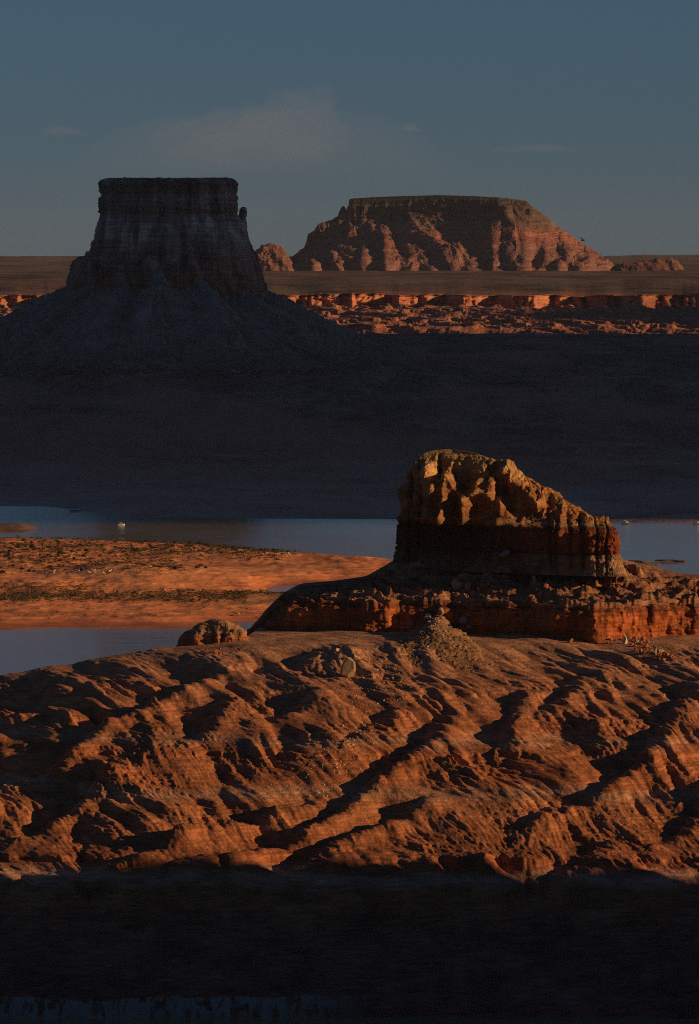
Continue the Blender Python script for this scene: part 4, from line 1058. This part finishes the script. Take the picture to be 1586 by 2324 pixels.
# ------------------------------------------------------------------ boats
M['white_hull'] = plain_mat('white_hull', (.80, .80, .78), .4); M['blue_hull'] = plain_mat('blue_hull', (.05, .12, .28), .4)
M['dark_glass'] = plain_mat('dark_glass', (.02, .025, .03), .15); M['canvas'] = plain_mat('canvas', (.10, .16, .22), .9); M['metal'] = plain_mat('metal', (.12, .12, .13), .5)
M['green_canvas'] = plain_mat('green_canvas', (.10, .20, .19), .9)
def box(bm, c, s):
    r = bmesh.ops.create_cube(bm, size=1)['verts']
    for v in r: v.co = Vector((c[0] + v.co.x * s[0], c[1] + v.co.y * s[1], c[2] + v.co.z * s[2]))
    return r
def part(name, fill, m, root, bevel=.06):
    bm = bmesh.new(); fill(bm)
    if bevel: bmesh.ops.bevel(bm, geom=bm.edges[:], offset=bevel, segments=2, affect='EDGES', clamp_overlap=True)
    bmesh.ops.recalc_face_normals(bm, faces=bm.faces[:])
    me = bpy.data.meshes.new(name); bm.to_mesh(me); bm.free()
    return link(name, me, m, root)
def hull_fill(L, B, H):
    def f(bm):
        rings = []
        for i in range(9):
            t = i / 8; x = -L / 2 + L * t
            b = B / 2 * (1 - max(0, (t - .55) / .45) ** 2.2 * .97); sh = .25 * H * max(0, t - .5) * 2
            rings.append([bm.verts.new((x, -b, H + sh)), bm.verts.new((x, -b * .75, .05)), bm.verts.new((x, 0, -.35)), bm.verts.new((x, b * .75, .05)), bm.verts.new((x, b, H + sh))])
        for p, q in zip(rings, rings[1:]):
            for j in range(4): bm.faces.new((p[j], p[j + 1], q[j + 1], q[j]))
            bm.faces.new((p[4], p[0], q[0], q[4]))
        bm.faces.new(rings[0]); bm.faces.new(rings[-1][::-1])
    return f
def motorboat(name, u, v, L, rot, label, hull, top):
    D = EYE / float(S_of(v)) - 4
    r = empty(name, (X_of(u, D), D, .05)); r.rotation_euler = (0, 0, rot)
    tag(r, label, 'boat')
    B, H = L * .33, L * .13
    part('hull', hull_fill(L, B, H), M[hull], r, 0)
    cab = part('cabin', lambda bm: box(bm, (L * .06, 0, H + L * .075), (L * .36, B * .72, L * .17)), M['white_hull'], r)
    part('windshield', lambda bm: [setattr(x, 'co', x.co + Vector((-.3 if x.co.z > H + .16 * L else 0, 0, 0))) for x in box(bm, (L * .255, 0, H + L * .10), (L * .05, B * .7, L * .13))], M['dark_glass'], r, .02)
    for sgn in (-1, 1):
        part('side_window', lambda bm: box(bm, (L * .06, sgn * B * .365, H + L * .10), (L * .26, .04, L * .07)), M['dark_glass'], cab, 0)
    part('canopy', lambda bm: box(bm, (-L * .16, 0, H + L * .235), (L * .40, B * .82, L * .03)), M[top], r)
    for sx in (-.33, 0.0):
        for sgn in (-1, 1):
            part('post', lambda bm: box(bm, (L * sx, sgn * B * .36, H + L * .11), (.07, .07, L * .22)), M['metal'], r, 0)
    part('outboard_motor', lambda bm: (box(bm, (-L * .54, 0, H * .9), (L * .07, B * .22, L * .10)), box(bm, (-L * .54, 0, H * .1), (L * .035, B * .08, L * .16))), M['metal'], r, .02)
motorboat('motorboat', 1422, 1188.5, 8.6, .25, 'white and blue cabin motorboat on the lake just right of the rock knob', 'blue_hull', 'white_hull')
motorboat('motorboat', 275, 1190.5, 6.4, .1, 'small white motorboat alone on the dark water on the left', 'white_hull', 'white_hull')
motorboat('motorboat', 1584, 1189, 8.5, .5, 'dark blue motorboat cut off by the right edge of the picture', 'blue_hull', 'canvas')
def houseboat(u, v, label):
    D = EYE / float(S_of(v)) - 6
    r = empty('houseboat', (X_of(u, D), D, .05)); r.rotation_euler = (0, 0, -.1)
    tag(r, label, 'houseboat')
    for sgn in (-1, 1):
        part('pontoon', lambda bm: box(bm, (0, sgn * 1.6, .25), (13, .9, .8)), M['metal'], r, .2)
    part('deck', lambda bm: box(bm, (0, 0, .72), (13, 4.4, .16)), M['white_hull'], r, .03)
    cab = part('cabin', lambda bm: box(bm, (-.3, 0, 1.95), (9.4, 3.7, 2.3)), M['white_hull'], r)
    for k in range(4):
        part('window', lambda bm: box(bm, (-3.7 + k * 2.3, -1.87, 2.2), (1.4, .05, .8)), M['dark_glass'], cab, 0)
    part('door', lambda bm: box(bm, (4.42, 0, 1.8), (.05, .9, 1.9)), M['dark_glass'], cab, 0)
    part('roof_deck', lambda bm: box(bm, (0, 0, 3.2), (11.6, 4.3, .16)), M['green_canvas'], r, .03)
    rl = part('railing', lambda bm: ([box(bm, (-5.6 + i * 1.6, s_ * 2.05, 3.7), (.06, .06, .9)) for i in range(8) for s_ in (-1, 1)], [box(bm, (0, s_ * 2.05, 4.15), (11.4, .07, .07)) for s_ in (-1, 1)]), M['metal'], r, 0)
    part('canopy', lambda bm: (box(bm, (-3.2, 0, 5.1), (3.6, 3.2, .14)), [box(bm, (-3.2 + a * 1.6, b * 1.4, 4.2), (.08, .08, 1.8)) for a in (-1, 1) for b in (-1, 1)]), M['green_canvas'], r, 0)
    part('slide', lambda bm: [setattr(x, 'co', x.co + Vector((0, 0, -.25 * (x.co.x - 3)))) for x in box(bm, (4.4, 1.2, 4.4), (3.4, .8, .2))], M['white_hull'], r, 0)
houseboat(171, 1158, 'pale green houseboat moored along the dark far shore on the left')

# ------------------------------------------------------------------ the bird
def build_bird():
    m = plain_mat('black_feather', (.012, .012, .014), .7)
    D = 700.0
    me = bpy.data.meshes.new('bird')
    pts = [(0, 0, 0), (.14, 0, .02), (.24, 0, .04), (.33, 0, .03), (-.14, 0, 0), (-.30, 0, -.01), (.03, -.16, .09), (.0, -.36, .15), (-.10, -.55, .17), (.03, .16, .09), (.0, .36, .17), (-.10, .55, .22)]
    ed = [(0, 1), (1, 2), (2, 3), (0, 4), (4, 5), (0, 6), (6, 7), (7, 8), (0, 9), (9, 10), (10, 11)]
    rad = [(.085, .075), (.07, .065), (.055, .055), (.012, .012), (.055, .045), (.075, .012), (.11, .022), (.095, .014), (.04, .008), (.11, .022), (.095, .014), (.04, .008)]
    me.from_pydata(pts, ed, []); me.update()
    o = link('bird', me, m)
    sk = o.modifiers.new('skin', 'SKIN'); sk.use_smooth_shade = True
    for sv, r_ in zip(me.skin_vertices[0].data, rad): sv.radius = r_
    me.skin_vertices[0].data[0].use_root = True
    sb = o.modifiers.new('smooth', 'SUBSURF'); sb.levels = 1; sb.render_levels = 2
    o.location = (X_of(1322, D), D, float(Z_of(545.5, D)))
    o.rotation_euler = (R(18), R(-8), R(28))
    tag(o, 'black bird gliding with spread wings in front of the mesa slope', 'bird')
build_bird()

# ------------------------------------------------------------------ thin clouds far behind everything
def thin_cloud(rows, D0, dens, namp, seed):
    P, n = stack(rows, D0, None, nth=160, rows_per_px=.8, p=1.0, minr=60)
    N = normals(P, True); x, y, z = P[..., 0], P[..., 1], P[..., 2]
    d = namp * fbm(x / 420 + seed, y / 420, z / 260, 5, .55)
    P = P + N * (d * np.minimum(1, np.linspace(60, 0, len(P)) / 14)[:, None] * sstep(0, .35, np.linspace(0, 1, len(P)))[:, None])[..., None]
    c0 = P[0].mean(0)
    P = np.concatenate([np.stack([c0 + (P[0] - c0) * f for f in (.001, .35, .7)]), P])
    m = bpy.data.materials.new('thin_vapour'); m.use_nodes = True
    nt = m.node_tree; nt.nodes.clear()
    out = node(nt, 'ShaderNodeOutputMaterial'); vol = node(nt, 'ShaderNodeVolumePrincipled')
    vol.inputs['Color'].default_value = (.9, .93, 1.0, 1); vol.inputs['Density'].default_value = dens
    nt.links.new(vol.outputs[0], out.inputs['Volume'])
    tag(grid_obj('cloud', P, m, wrap=True), kind='structure')
thin_cloud([(392, 420, 700, 30, 30), (370, 350, 770, 120, 120), (340, 335, 790, 260, 260), (305, 350, 784, 330, 330), (288, 375, 775, 330, 330), (272, 430, 770, 320, 320), (252, 520, 768, 300, 300), (232, 590, 766, 260, 260), (212, 635, 762, 210, 210), (197, 700, 757, 150, 150), (188, 722, 750, 60, 60)], 56000.0, 0.00021, 120, 0)
thin_cloud([(298, 900, 965, 40, 40), (292, 905, 960, 90, 90), (284, 912, 948, 90, 90), (277, 920, 938, 40, 40)], 56000.0, 0.0006, 30, 3)
thin_cloud([(345, 1090, 1330, 30, 30), (338, 1110, 1310, 90, 90), (330, 1130, 1260, 60, 60), (326, 1150, 1220, 30, 30)], 56000.0, 0.0005, 24, 5)
thin_cloud([(308, 90, 210, 40, 40), (300, 98, 195, 100, 100), (292, 105, 180, 90, 90), (286, 120, 160, 40, 40)], 56000.0, 0.0004, 30, 7)
thin_cloud([(420, 100, 1100, 40, 40), (380, 150, 1060, 300, 300), (330, 200, 1000, 500, 500), (290, 260, 960, 450, 450), (262, 400, 900, 300, 300), (240, 560, 860, 120, 120), (225, 640, 800, 30, 30)], 60000.0, .00009, 50, 11)
